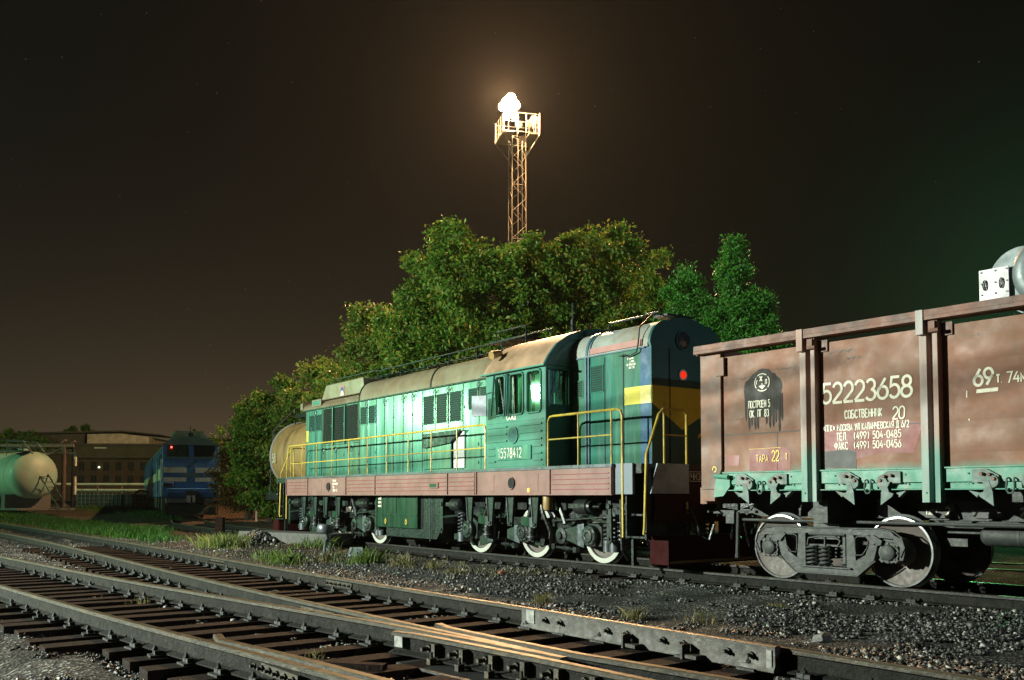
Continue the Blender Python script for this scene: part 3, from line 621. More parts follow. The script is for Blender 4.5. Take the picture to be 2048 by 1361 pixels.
for x in (-3.42, .32): mb.prism([(y*1.012, z+.02) for y, z in arch(.93, 3.755, 4.30, 4.40)], 'x', x-.03, x+.03, 1)
mb.box(-3.4,3.55,-.955,.955,3.735,3.768,1); P_(mb, 'hood_roof', ['roof','iron'])
mb = MB(); mb.prism(arch(.93, 3.765, 4.02, 4.10), 'x', -7.18, -3.43); mb.prism([(-.94,3.8),(-.94,4.0),(-.6,4.1),(.6,4.1),(.94,4.0),(.94,3.8)], 'x', -7.34, -7.18)
mb.box(-7.2,-3.43,-.955,.955,3.735,3.768,1); P_(mb, 'radiator_roof', ['roof','iron'])
mb = MB(); mb.box(-6.48,-5.86,-.945,-.90,3.83,4.03); mb.box(-6.42,-5.92,-.952,-.94,3.87,3.99,1); P_(mb, 'ventilator_flap', ['roof','tealrib'], bev=.02)
mb = MB(); mb.prism([(-6.28,4.02),(-5.95,4.44),(-3.6,4.44),(-3.5,4.02)], 'y', -.74, .74); P_(mb, 'radiator_fan_housing', 'roof', bev=.02)
mb = MB(); mb.cyl((-4.85,-.742,4.20),(-4.85,-.752,4.20),.15,n=24); mb.cyl((-4.85,-.753,4.20),(-4.85,-.757,4.20),.09,n=20,m=1); mb.prism([(-4.97,4.05),(-4.73,4.05),(-4.85,4.2)],'y',-.758,-.754,2); P_(mb, 'roof_emblem', ['pink','blue','lett'])
# doors: grooves, hinges, handles
def doors(mb, ly, x, z0, z1, m=0): mb.box(x-.013, x+.013, ly-.004, ly, z0, z1, m)
mb = MB()
for x in (-5.84,-3.44,-2.47,-2.03,-1.54,-1.05,-.58,-.11,1.69,-6.28): doors(mb, -.90, x, 1.80, 3.72)
for x in (-3.0, .49, 1.08, 2.33): doors(mb, -.90, x, 2.75 if x > 0 else 1.8, 3.72)
for z in (2.66,): mb.box(-5.84,-3.46,-.904,-.9,z-.008,z+.006)
P_(mb, 'door_gaps', 'dark')
for k, x in enumerate((-6.30,-3.02,-2.0,-1.04,-.56,.48,1.07,2.32,-5.7,-4.9,-4.1,-3.9)):
    z = 3.66 if k < 8 else 2.56
    mb = MB(); mb.tube([(x,-.90,z-.13),(x,-.94,z-.12),(x,-.95,z),(x+.05,-.95,z+.03),(x+.09,-.94,z),(x+.09,-.94,z-.04)], .010, 6); mb.obox((x+.02,-.91,z-.02),(.04,.02,.05)); P_(mb, 'door_handle', 'irons')
# hinges low and high
for x in (-6.6,-5.9,-5.2,-4.4,-3.5,-2.5,-1.55,-.6,1.72,2.3,2.95):
    for z in (1.95, 2.35, 3.2):
        P_(MB().box(x-.02,x+.02,-.915,-.9,z-.035,z+.035), 'hinge', 'tealrib')
def louvre(x0, x1, z0, z1, n, ly=-.9, fr='teal', par=None, up=False):
    mb = MB(); mb.box(x0, x1, ly-.002, ly+.0, z0, z1, 1)
    for a, b, c_, d in ((x0-.02,x0,z0-.02,z1+.02),(x1,x1+.02,z0-.02,z1+.02),(x0,x1,z1,z1+.02),(x0,x1,z0-.02,z0)): mb.box(a,b,ly-.014,ly,c_,d)
    h_ = (z1-z0)/n
    for i in range(n):
        z = z0+h_*(i+.5); mb.obox(((x0+x1)/2, ly-.015, z), (x1-x0-.01, .024, .007), (R(-42),0,0), 0)
    return P_(mb, 'louvre', [fr,'dark'], par)
for a, b in ((-6.73,-6.36),(-6.27,-5.90),(-3.36,-3.0),(-2.90,-2.54),(1.92,2.28),(2.39,2.68)): louvre(a, b, 3.12, 3.58, 10)
for a, b in ((-.04,.45),(.55,1.02),(1.15,1.62)): louvre(a, b, 2.90, 3.58, 14)
for a, b in ((-5.74,-5.10),(-5.0,-4.33),(-4.22,-3.52)): louvre(a, b, 2.72, 3.70, 20, fr='tankg')
for x in (-5.06,-4.29): P_(MB().box(x-.02,x+.02,-.95,-.9,2.66,3.72), 'shutter_frame', 'teal')
# open access hatch
mb = MB(); mb.box(.02, 1.78, -.905, -.90, 1.84, 2.68); P_(mb, 'access_opening', 'iron')
mb = MB(); mb.prism([(.05,2.68),(1.72,2.70),(1.34,1.86),(.10,1.86)][::1], 'y', -.96, -.935) if False else mb.obox((.66,-.945,2.18),(1.24,.02,.66)); P_(mb, 'access_door', 'teal')
mb = MB(); mb.prism([(.06,2.67),(1.74,2.70),(1.32,2.42),(.10,2.34)], 'y', -1.02, -.97); P_(mb, 'access_flap', 'irong')
mb = MB(); mb.box(1.33,1.78,-.925,-.907,1.85,2.66); P_(mb, 'white_panel', 'white', lab='white panel in the open access hatch')
# roof rail and walkway grid on the long hood roof
mb = MB()
for y in (-.35,.35):
    mb.tube([(-5.9,y-.1,4.44),(-5.9,y-.1,4.62),(-3.5,y-.1,4.62),(-3.4,y,4.62),(3.3,y,4.64),(3.3,y,4.42)], .018, 6)
    for x in (-4.8,-3.4,-2.2,-1,.2,1.4,2.4): mb.cyl((x,y,4.36),(x,y,4.63),.012,n=6)
for x in np.arange(-5.7,3.2,.3): mb.box(x,x+.03,-.34,.34,4.47,4.49)
mb.tube([(2.2,-.35,4.64),(2.2,-.35,4.86),(3.3,-.35,4.86),(3.3,-.35,4.4)], .018, 6); mb.tube([(2.2,.35,4.64),(2.2,.35,4.86),(3.3,.35,4.86),(3.3,.35,4.4)], .018, 6); mb.box(1.9,3.1,-.33,.33,4.62,4.68)
P_(mb, 'roof_walkway', 'iron')
# cab
mb = MB()
x0, x1, hw = 3.52, 5.48, 1.52
zs = 3.66
# side walls around three windows
wins = [(3.88,4.20,2.82,3.60),(4.36,4.80,2.80,3.60),(4.92,5.36,2.80,3.60)]
for s in (-1, 1):
    ya, yb = s*hw, s*(hw-.05)
    mb.box(x0,x1,ya,yb,1.755,2.80); mb.box(x0,x1,ya,yb,3.60,zs)
    xs = [x0]+[v for w in wins for v in w[:2]]+[x1]
    for i in range(0, len(xs), 2): mb.box(xs[i],xs[i+1],ya,yb,2.80,3.60)
for x in (x0, x1-.05):
    for s in (-1,1):   # end walls beside the hood, each with a window
        mb.box(x,x+.05,s*(hw-.05),s*1.46,1.755,zs); mb.box(x,x+.05,s*1.46,s*.98,1.755,2.90); mb.box(x,x+.05,s*1.46,s*.98,3.61,zs); mb.box(x,x+.05,s*.98,s*.90,1.755,zs)
    mb.box(x,x+.05,-.90,.90,3.50,zs)
P_(mb, 'cab', 'tealrib')
cabsec = [(-1.56,3.67),(-1.44,3.86),(-1.24,4.10),(-.98,4.28),(-.65,4.40),(-.3,4.46),(0,4.48)]; cabsec = cabsec+[(-y,z) for y,z in cabsec[-2::-1]]
mb = MB(); mb.prism(cabsec, 'x', 3.45, 5.44); P_(mb, 'cab_roof', 'roofr')
mb = MB(); mb.prism(cabsec, 'x', 5.441, 5.50); P_(mb, 'cab_gable', 'dteal')
for s in (-1,1): P_(MB().box(3.42,5.56,s*1.62,s*1.54,3.645,3.675), 'rain_gutter', 'tealrib')
mb = MB()   # dark cab end skin
mb.box(5.482,5.50,-1.52,-1.46,1.755,3.66); mb.box(5.482,5.50,-1.46,-.98,1.755,2.90); mb.box(5.482,5.50,-.98,-.905,1.755,3.66); P_(mb, 'cab_end_skin', 'dteal')
for s in (-1,1):
    for i, w in enumerate(wins):
        wp = MB(); yy = s*(hw+.012)
        a, b, c_, d = w; rr = .05
        path = [(a+rr,yy,c_),(b-rr,yy,c_),(b,yy,c_+rr),(b,yy,d-rr),(b-rr,yy,d),(a+rr,yy,d),(a,yy,d-rr),(a,yy,c_+rr)]
        wp.tube(path, .02, 6, 0, closed=True); wo = P_(wp, 'window', ['tealrib'])
        g = MB(); g.obox(((a+b)/2, s*(hw-.014), (c_+d)/2), (b-a+.02, .008, d-c_+.02), (R(1.4) if i == 2 else 0, 0, R(-4.6) if i == 2 and s < 0 else 0)); g.build('pane', 'glass', wo)
        k = MB(); n_ = 14
        for j in range(n_):
            xa = a-.02+(b-a+.04)*j/n_; xb = a-.02+(b-a+.04)*(j+1)/n_; ya_ = s*(hw-.16-.03*math.sin(j*1.9)); yb_ = s*(hw-.16-.03*math.sin((j+1)*1.9)); cut = 0 if i != 1 else (.25 if j > 8 else 0)
            k.add([(xa,ya_,c_-.02),(xb,yb_,c_-.02),(xb,yb_,d+.02-cut),(xa,ya_,d+.02-cut)], [(0,1,2,3)])
        k.build('fill_curtain', 'fill_curtain', wo)  # pale green curtains added close behind the panes to brighten the windows
wp = MB(); wp.tube([(5.51,-1.44,2.92),(5.51,-1.0,2.92),(5.51,-.97,2.95),(5.51,-.97,3.57),(5.51,-1.0,3.60),(5.51,-1.42,3.60),(5.51,-1.45,3.57),(5.51,-1.45,2.95)], .02, 6, 0, closed=True); wp.tube([(5.53,-1.2,3.6),(5.56,-1.25,3.3),(5.55,-1.33,3.1)],.008,5,1); wo = P_(wp, 'window', ['dteal','dark'])
g = MB(); g.box(5.46,5.468,-1.46,-.98,2.9,3.61); g.build('pane','glass',wo)
mb = MB(); mb.box(3.6,5.4,-.88,.88,1.8,2.75); mb.box(3.6,3.62,-1.4,1.4,1.8,3.6); mb.obox((4.3,-.9,2.9),(.5,.5,.7)); mb.obox((5.0,-.7,2.95),(.35,.35,.55),(0,0,.3)); mb.box(3.7,5.3,1.2,1.25,1.8,3.6); mb.tube([(4.55,-1.42,2.75),(4.62,-1.44,3.2),(4.7,-1.42,3.55)],.05,8); P_(mb, 'cab_interior', 'canvas')
mb = MB(); mb.tube([(3.86,-1.56,3.62),(3.9,-1.66,2.8)],.02,6); mb.tube([(4.28,-1.56,3.62),(4.28,-1.60,2.78)],.028,6); mb.tube([(4.33,-1.56,3.62),(4.34,-1.60,2.78)],.02,6); P_(mb, 'window_rail', 'dteal')
mb = MB(); mb.obox((3.66,-1.78,3.02),(.34,.03,.42),(0,0,.5)); mb.tube([(3.8,-1.55,3.3),(3.75,-1.7,3.25)],.012,6); P_(mb, 'mirror', ['irons'], bev=.008)
mb = MB(); mb.cyl((3.75,-1.32,4.12),(3.75,-1.55,4.05),.06,.09,n=14); mb.cyl((3.75,-1.2,3.95),(3.75,-1.32,4.12),.03,n=8); P_(mb, 'cab_lamp', 'ochre')
# ribs on the cab side
mb = MB()
for z in (2.58,2.44,2.30):
    for a, b in ((3.60,4.26),(4.66,5.38)): mb.box(a,b,-1.545,-1.519,z-.016,z+.016)
for z in (2.17,2.03,1.90):
    for a, b in ((3.60,3.86),(5.10,5.38)): mb.box(a,b,-1.545,-1.519,z-.016,z+.016)
mb.box(3.57,5.42,-1.53,-1.519,1.79,1.82); mb.box(3.57,5.42,-1.53,-1.519,2.66,2.68)
P_(mb, 'cab_ribs', 'tealrib')
mb = MB(); mb.cyl((4.46,-1.52,2.40),(4.46,-1.545,2.40),.17,n=28); mb.cyl((4.46,-1.545,2.40),(4.46,-1.55,2.40),.14,n=28,m=1); tf = on_side(-1.552)
text(mb, 'РЖД', 4.36, 2.41, .09, .75, .014, tf, 0); strokes(mb, [[(4.4,2.36),(4.46,2.31),(4.52,2.36)]], .014, tf, 0); P_(mb, 'round_emblem', ['tealrib','dteal'])
mb = MB(); mb.box(3.88,5.06,-1.545,-1.52,1.92,2.19); P_(mb, 'number_plate', 'teal')
mb = MB(); text(mb, '15578412', 3.99, 1.965, .185, .62, .015, on_side(-1.547), gap=.32); P_(mb, 'road_number', 'lett')
mb = MB(); text(mb, 'СКЖД', 4.25, 2.71, .10, .95, .018, on_side(-1.522), gap=.18); P_(mb, 'railway_initials', 'lett')
# short hood
mb = MB(); mb.box(5.50, 7.38, -.90, .90, 1.755, 3.80); P_(mb, 'short_hood', 'teal')
mb = MB(); mb.prism([(7.38,-.90),(7.60,-.87),(7.60,-.80),(7.38,-.80)], 'z', 1.755, 3.86); P_(mb, 'corner_panel', 'blue'); mb = MB(); mb.prism([(7.38,.90),(7.60,.87),(7.60,.80),(7.38,.80)], 'z', 1.755, 3.86); P_(mb, 'corner_panel', 'blue')
sec = arch(.905, 3.80, 4.28, 4.38)
mb = MB(); mb.prism(sec, 'x', 5.50, 7.56); mb.prism([(y*1.012, z+.02) for y, z in sec], 'x', 5.92, 5.98, 1); mb.prism([(y*1.012, z+.02) for y, z in sec], 'x', 6.02, 6.05, 1)
mb.box(5.5,7.5,-.925,.925,3.78,3.805,1); P_(mb, 'short_hood_roof', ['roofl','strap'])
mb = MB(); mb.prism([(-.91,3.835),(-.928,3.83),(-.915,3.94),(-.893,3.94)], 'x', 6.06, 7.44); P_(mb, 'red_band', 'pink')
mb = MB(); mb.prism([(-.87,1.755),(-.87,3.80)]+sec[1:-1]+[(.87,3.80),(.87,1.755)], 'x', 7.561, 7.62); P_(mb, 'hood_end', 'dteal')
mb = MB(); mb.box(6.975,7.378,-.906,-.901,2.82,3.125); mb.prism([(7.378,-.906),(7.604,-.876),(7.604,-.87),(7.378,-.9)],'z',2.82,3.125)
mb.prism([(-.87,3.125),(-.87,2.82),(-.14,2.38),(.87,2.90),(.87,3.125)], 'x', 7.622, 7.628); mb.prism([(.26,2.3),(.87,2.68),(.87,2.62),(.26,2.24)],'x',7.622,7.628); P_(mb, 'warning_stripe', 'yellow')
mb = MB(); mb.box(7.629,7.634,-.45,-.43,1.8,3.8); P_(mb, 'door_gap', 'dark')
mb = MB()
for x in (6.45, 6.95): doors(mb, -.90, x, 1.80, 3.74)
mb.box(5.92,5.96,-.93,-.9,1.8,3.8,1); mb.box(6.0,6.04,-.93,-.9,1.8,3.8,1); P_(mb, 'door_gaps', ['dark','strap'])
louvre(5.53, 5.82, 3.07, 3.37, 8); louvre(6.08, 6.40, 3.13, 3.60, 11)
hl = MB(); hl.cyl((7.60,-.12,3.96),(7.66,-.12,3.96),.17,n=28); ho = P_(hl, 'headlight', 'dteal')
g = MB(); g.lathe([(.15,0),(.13,.03),(.08,.055),(.0,.065)], (7.66,-.12,3.96), (1,0,0), 24); g.build('lens','lens',ho)
g = MB(); g.lathe([(.13,.0),(.07,-.03),(.0,-.04)], (7.664,-.12,3.96), (1,0,0), 20); g.build('reflector','tyre',ho)
hl = MB(); hl.cyl((7.62,-.12,3.35),(7.645,-.12,3.35),.10,n=24); ho = P_(hl, 'tail_lamp', 'pgrey')
g = MB(); g.lathe([(.070,0),(.06,.02),(.0,.03)], (7.645,-.12,3.35), (1,0,0), 20); g.build('red_disc','redl',ho)
mb = MB(); mb.tube([(6.9,-.95,3.70),(7.05,-.95,3.71),(7.1,-.95,3.66),(7.35,-.96,3.72),(7.40,-.97,3.85),(7.40,-.93,4.15),(7.38,-.6,4.42),(7.3,-.3,4.46)], .014, 6)
mb.tube([(6.05,-.45,4.36),(6.1,-.45,4.46),(7.0,-.45,4.46)], .022, 6); mb.tube([(6.9,-.3,4.42),(6.9,-.3,4.52),(7.25,-.3,4.52)],.02,6); mb.box(7.15,7.5,-.35,.3,4.41,4.45); P_(mb, 'grab_iron', 'iron')
mb = MB(); mb.cyl((4.2,.2,4.4),(4.2,.2,5.25),.018,n=6); mb.obox((4.2,.2,4.75),(.06,.06,.3)); mb.obox((4.2,.2,4.55),(.9,.03,.03)); mb.cyl((3.8,.2,4.4),(3.8,.2,4.62),.012,n=5); mb.cyl((4.6,.2,4.4),(4.6,.2,4.6),.012,n=5); P_(mb, 'antenna', 'iron')
# stencilled notes (illegibly small in the photo: short bars of lettering)
mb = MB(); tf = on_side(-.902)
for i, (s_, x) in enumerate((('К НОРМИ',7.06),('А НОМ',7.12),('НЕ ПРИСТАВ',7.04),('ВАТЬСЯ',7.10))): text(mb, s_, x, 3.62-.055*i, .034, .8, .008, tf, gap=.25)
P_(mb, 'stencil_note', 'lett')
mb = MB(); tf = on_side(-1.552)
for i, s_ in enumerate(('ПОСТАНОВ','ВОССТАНОВЛЕН','ГОДА','СЛЕДУЮЩ РЕМ')): text(mb, s_, -3.68, 1.60-.085*i, .05, .62, .010, tf, gap=.25)
P_(mb, 'stencil_note', 'lett')
# handrails
def rail_post(mb, x, y, z0, z1, r=.017): mb.cyl((x,y,z0),(x,y,z1),r,n=8)
for s in (-1, 1):
    y = s*1.52
    mb = MB(); mb.tube([(-6.92,y,.55),(-6.9,y,2.2),(-6.80,y,2.62),(-6.70,y,2.67),(-6.5,y,2.67),(3.40,y,2.67),(3.47,y,2.64),(3.50,y,2.55),(3.50,y,1.76)], .021, 8)
    mb.tube([(-6.6,y,2.15),(3.5,y,2.20)], .014, 6)
    for x in (-6.61,-5.79,-4.82,-3.8,-2.79,-1.74,-.73,.32,1.35,2.41): rail_post(mb, x, y, 1.76, 2.66, .015)
    P_(mb, 'handrail', 'railyel')
    mb = MB(); y = s*1.50
    mb.tube([(5.54,y,1.76),(5.54,y,2.60),(5.60,y,2.68),(5.68,y,2.69),(7.42,y,2.69),(7.52,y,2.66),(7.56,y,2.56),(7.57,y,.53)], .023, 8)
    mb.tube([(5.56,y,2.26),(7.29,y,2.26)], .015, 6); rail_post(mb, 6.41, y, 1.76, 2.69); rail_post(mb, 7.29, y, 1.76, 2.69); P_(mb, 'handrail', 'railyel')
    for e in (1,-.953):
        mb = MB(); mb.tube([(e*7.98,s*1.38,.62),(e*8.0,s*1.44,.60),(e*8.02,s*1.44,.72),(e*8.03,s*1.40,1.9),(e*8.04,s*1.12,2.58),(e*8.04,s*1.02,2.67),(e*8.04,s*.56,2.67),(e*8.04,s*.47,2.60),(e*8.04,s*.47,1.76)], .022, 8)
        mb.tube([(e*8.04,s*1.0,2.66),(e*8.04,s*1.0,1.76)],.018,6); mb.tube([(e*8.04,s*1.0,2.24),(e*8.04,s*.47,2.24)],.013,6); P_(mb, 'end_handrail', 'railyel')
# underframe equipment box and fuel tank
mb = MB(); mb.box(-1.60,.42,-1.32,-.7,.78,1.235); mb.box(-1.60,.42,-1.32,-.7,.47,.76); mb.box(-1.61,.43,-1.335,-.7,.755,.785); mb.box(-1.61,-1.585,-1.335,-1.3,.47,1.235); mb.box(.405,.43,-1.335,-1.3,.47,1.235); mb.box(-1.6,.42,-1.335,-1.3,1.21,1.235); mb.box(-.62,-.60,-1.33,-1.3,.78,1.22,1); P_(mb, 'equipment_box', ['tankg','dark'])
for x in (-1.13,-.11):
    mb = MB(); mb.prism([(x,.69),(x+.06,.61),(x,.53),(x-.06,.61)], 'y', -1.335, -1.322); mb.cyl((x,-1.33,.61),(x,-1.345,.61),.022,n=10,m=1); P_(mb, 'box_mark', ['railyel','dark'])
mb = MB(); text(mb, 'МАСЛО', -1.50, 1.13, .05, .8, .010, on_side(-1.336)); text(mb, 'СИСТЕМА', -1.50, 1.04, .05, .6, .010, on_side(-1.336)); text(mb, 'НАЛИТО', -1.50, .95, .05, .7, .010, on_side(-1.336)); P_(mb, 'stencil_note', 'lett')
mb = MB(); mb.prism([(-1.2,.25),(1.15,.25),(1.45,.6),(1.45,1.24),(.43,1.24),(.43,.47),(-1.2,.47)], 'y', -1.25, 1.25); mb.cyl((.95,-1.3,.2),(.95,-1.3,1.25),.012,n=6,m=1); P_(mb, 'fuel_tank', ['iron','irons'])
# wheels
def wheel_mb(Rr, x, y, s, rw=.075):
    mb = MB(); d = (0, s, 0)
    mb.lathe([(Rr+.028,-.13),(Rr+.028,-.105),(Rr,-.09),(Rr-.004,-.01),(Rr-.012,0),(Rr-rw,0),(Rr-rw-.01,-.03)], (x,y,Rr), d, 40, 1, False)
    mb.lathe([(Rr-.006,.001),(Rr-rw,.003)], (x,y,Rr), d, 40, 2, False)
    mb.lathe([(Rr-rw-.005,-.022),(Rr-.10,-.045),(.2,-.075),(.14,-.02),(.0,-.02)], (x,y,Rr), d, 40, 0, False); mb.lathe([(.14,-.02),(.139,-.021),(0,-.0205)],(x,y,Rr),d,24,0,False); return mb
def bogie(cx):
    b = root('bogie', None, None, (0,0,0)); b.parent = loco
    for k in ('label','category','group'):
        if k in b: del b[k]
    b.location = (cx, 0, 0)
    for dx in (-2.0, 0, 2.0):
        mb = MB(); mb.cyl((dx,-.72,.525),(dx,.72,.525),.085,n=14)
        mb.build('axle','iron',b)
        for s in (-1,1): wheel_mb(.525, dx, s*.855, s, .092).build('wheel', ['disc','tyre','tyrew'], b)
    for s in (-1,1):
        y = s*1.02; yo = s*1.16
        mb = MB()   # upper frame beam with humps
        mb.prism([(-2.75,.92),(-2.5,1.0),(-1.6,.98),(-1.2,.80),(1.1,.80),(1.55,1.02),(2.6,1.02),(2.85,.9),(2.55,.86),(2.0,.80),(1.7,.88),(1.35,.66),(1.25,.36),(1.0,.36),(.9,.64),(-1.05,.64),(-1.2,.36),(-1.45,.36),(-1.5,.70),(-2.0,.84),(-2.7,.82)], 'y', y-.05, y+.05)
        mb.build('side_frame','iron',b,bev=.01)
        for dx, sx in ((-2.0,-1),(0,1),(2.0,1)):
            mb = MB(); mb.lathe([(.19,-.10),(.19,.04),(.17,.06),(.13,.06),(.12,.085),(.075,.09),(.05,.07),(.0,.07)], (dx,yo,.505), (0,s,0), 28)
            for k in range(8): a = k*math.pi/4+.2; bolt(mb, (dx+.155*math.cos(a), yo+s*.05, .505+.155*math.sin(a)), (0,s,0), .011, .03)
            mb.prism([(dx-.24,.32),(dx+.24,.32),(dx+.24,.66),(dx+.15,.72),(dx-.15,.72),(dx-.24,.66)], 'y', yo-s*.16, yo-s*.06)
            mb.box(dx-.24*1.4*(-sx),dx+.62*sx,yo-s*.14,yo-s*.02,.27,.40)
            mb.build('axle_box','irong' if dx else 'iron',b,bev=.008)
        # trailing arms: tapered pressed boxes
        for x0_, x1_, za, zb in ((1.28,1.85,.60,.72),(-.55,-.12,.55,.66),(-2.55+1.0,-1.05,.36,.62)):
            mb = MB(); mb.prism([(x0_,za-.18),(x1_,.28),(x1_,zb),(x0_,za)], 'y', yo-s*.05, yo+s*.02); mb.prism([(x1_-.18,.32),(x1_,.285),(x1_,zb+.005),(x1_-.18,zb-.02)], 'y', yo+s*.021, yo+s*.028, 1); mb.build('trailing_arm',['irong','irons'],b,bev=.006)
        mb = MB(); mb.lathe([(.15,-.1),(.15,.04),(.07,.05),(.06,.09),(0,.09)],(1.20,yo,.48),(0,s,0),20); mb.build('arm_pivot','iron',b)
        for x in (-2.32, 2.45, 2.62):
            mb = MB(); mb.spring(x, s*1.12, .42, .86, .085, .017, 6); mb.cyl((x,s*1.12,.4),(x,s*1.12,.9),.035,n=10); mb.build('coil_spring','irons',b)
            mb = MB(); mb.cyl((x,s*1.12,.24),(x,s*1.12,.44),.10,n=16); mb.build('spring_seat','irons',b)
        # hanging brackets from the frame
        for x in (-1.63,-.86,-.16,.64):
            mb = MB(); mb.prism([(x-.11,1.235),(x+.11,1.235),(x+.045,.63),(x-.045,.63)], 'y', s*1.38, s*1.33); mb.box(x-.115,x-.09,s*1.38,s*1.22,.9,1.235); mb.prism([(x-.13,1.235),(x-.11,1.235),(x-.045,.63),(x-.06,.63)],'y',s*1.40,s*1.36,1); mb.cyl((x,s*1.38,.68),(x,s*1.41,.68),.03,n=8); mb.build('frame_bracket',['irong','irons'],b)
        for x, lean in ((-1.2,.12),(.32,.08)):
            mb = MB(); mb.prism([(x-.24,.66),(x+.22,.60),(x+.26,.80),(x-.22,.82)], 'y', s*1.22, s*1.30); mb.prism([(x+.05,.63),(x+.22,.60),(x+.26,.80),(x+.05,.81)], 'y', s*1.301, s*1.308, 1); mb.build('support_block',['tankg','irons'],b,bev=.006)
            mb = MB(); mb.cyl((x+lean,s*1.27,1.2),(x+lean,s*1.27,1.06),.065,n=14,m=1); mb.cyl((x+lean,s*1.27,1.06),(x-.02,s*1.27,.80),.042,n=12); mb.build('damper',['iron','irons'],b); mb = MB(); mb.cyl((x+.05,s*1.24,.36),(x+.05,s*1.24,.62),.09,n=14); mb.cyl((x+.05,s*1.24,.42),(x+.05,s*1.24,.45),.11,n=14,m=1); mb.cyl((x+.05,s*1.24,.52),(x+.05,s*1.24,.55),.11,n=14); mb.build('rubber_spring',['iron','irons'],b)
        # brake cylinders, levers, rods
        for x0_, xl in ((1.72,2.66),(-2.42,-2.9)):
            dsg = 1 if xl > 0 else -1
            mb = MB(); mb.lathe([(.05,-.06),(.13,0),(.14,.06),(.14,.34),(.11,.36),(.10,.42),(.05,.44),(.03,.44),(.03,.62)], (x0_-(.0 if dsg>0 else -.25),s*1.22,1.03), (dsg,0,0), 18); mb.box(x0_-.1+(.0 if dsg>0 else -.1),x0_+.2,s*1.362,s*1.36,1.0,1.08,1); mb.build('brake_cylinder',['iron','iron'],b)
            mb = MB(); mb.prism([(xl-.05,1.14),(xl+.05,1.14),(xl+.06,.45),(xl,.38),(xl-.06,.45)], 'y', s*1.30, s*1.27); mb.cyl((xl,s*1.33,1.04),(xl,s*1.24,1.04),.045,n=10); mb.cyl((xl,s*1.33,.48),(xl,s*1.24,.48),.03,n=10); mb.tube([(xl,s*1.28,.75),(xl-dsg*.55,s*1.2,.80)],.025,8); mb.build('brake_lever','irong',b)
        for x in (-.9, 1.05):
            mb = MB(); mb.cyl((x-.28,s*.98,.25),(x+.32,s*.98,.22),.028,n=8); mb.cyl((x-.05,s*.98,.24),(x+.18,s*.98,.23),.042,n=8); mb.obox((x-.3,s*.98,.26),(.09,.1,.1)); mb.obox((x+.34,s*.98,.22),(.09,.1,.1)); mb.cyl((x+.02,s*.98,.34),(x+.02,s*.98,.12),.01,n=5)
            mb.build('brake_rod','iron',b)
        mb = MB(); mb.prism([(x_+1.45, z_) for x_, z_ in ((-2.6,.66),(-2.45,.66),(-2.3,1.1),(-2.0,1.12),(-2.0,.95),(-2.25,.7))], 'y', y-.1, y+.1); mb.build('frame_bracket','iron',b); mb = MB(); mb.tube([(1.0,yo,1.2),(1.2,yo,.9),(1.3,yo,.7)],.05,8); mb.tube([(.9,yo,.75),(2.6,yo-.02*s,.86)],.02,6); mb.build('bogie_pipework','iron',b)
    return b
bogie(4.33); bogie(-4.33)
mb = MB(); mb.lathe([(.0,0),(.08,.03),(.095,.08),(.095,.28),(.08,.33),(.0,.36)], (5.35,-1.36,.93), (0,0,1), 16); P_(mb, 'sand_bottle', 'ochre')
mb = MB(); mb.tube([(5.0,-1.28,1.2),(5.12,-1.3,.9),(5.22,-1.2,.55)],.04,8); mb.tube([(6.95,-1.3,1.24),(6.95,-1.31,.9)],.012,5); mb.cyl((-2.9,-1.1,1.05),(-2.4,-1.1,1.0),.14,n=16); mb.box(-7.0,7.3,-.95,-.85,.95,1.2); mb.tube([(7.2,-1.2,1.2),(7.25,-1.25,.8),(7.22,-1.2,.3),(7.1,-.95,.12)],.03,6); P_(mb, 'underframe_pipes', 'iron')
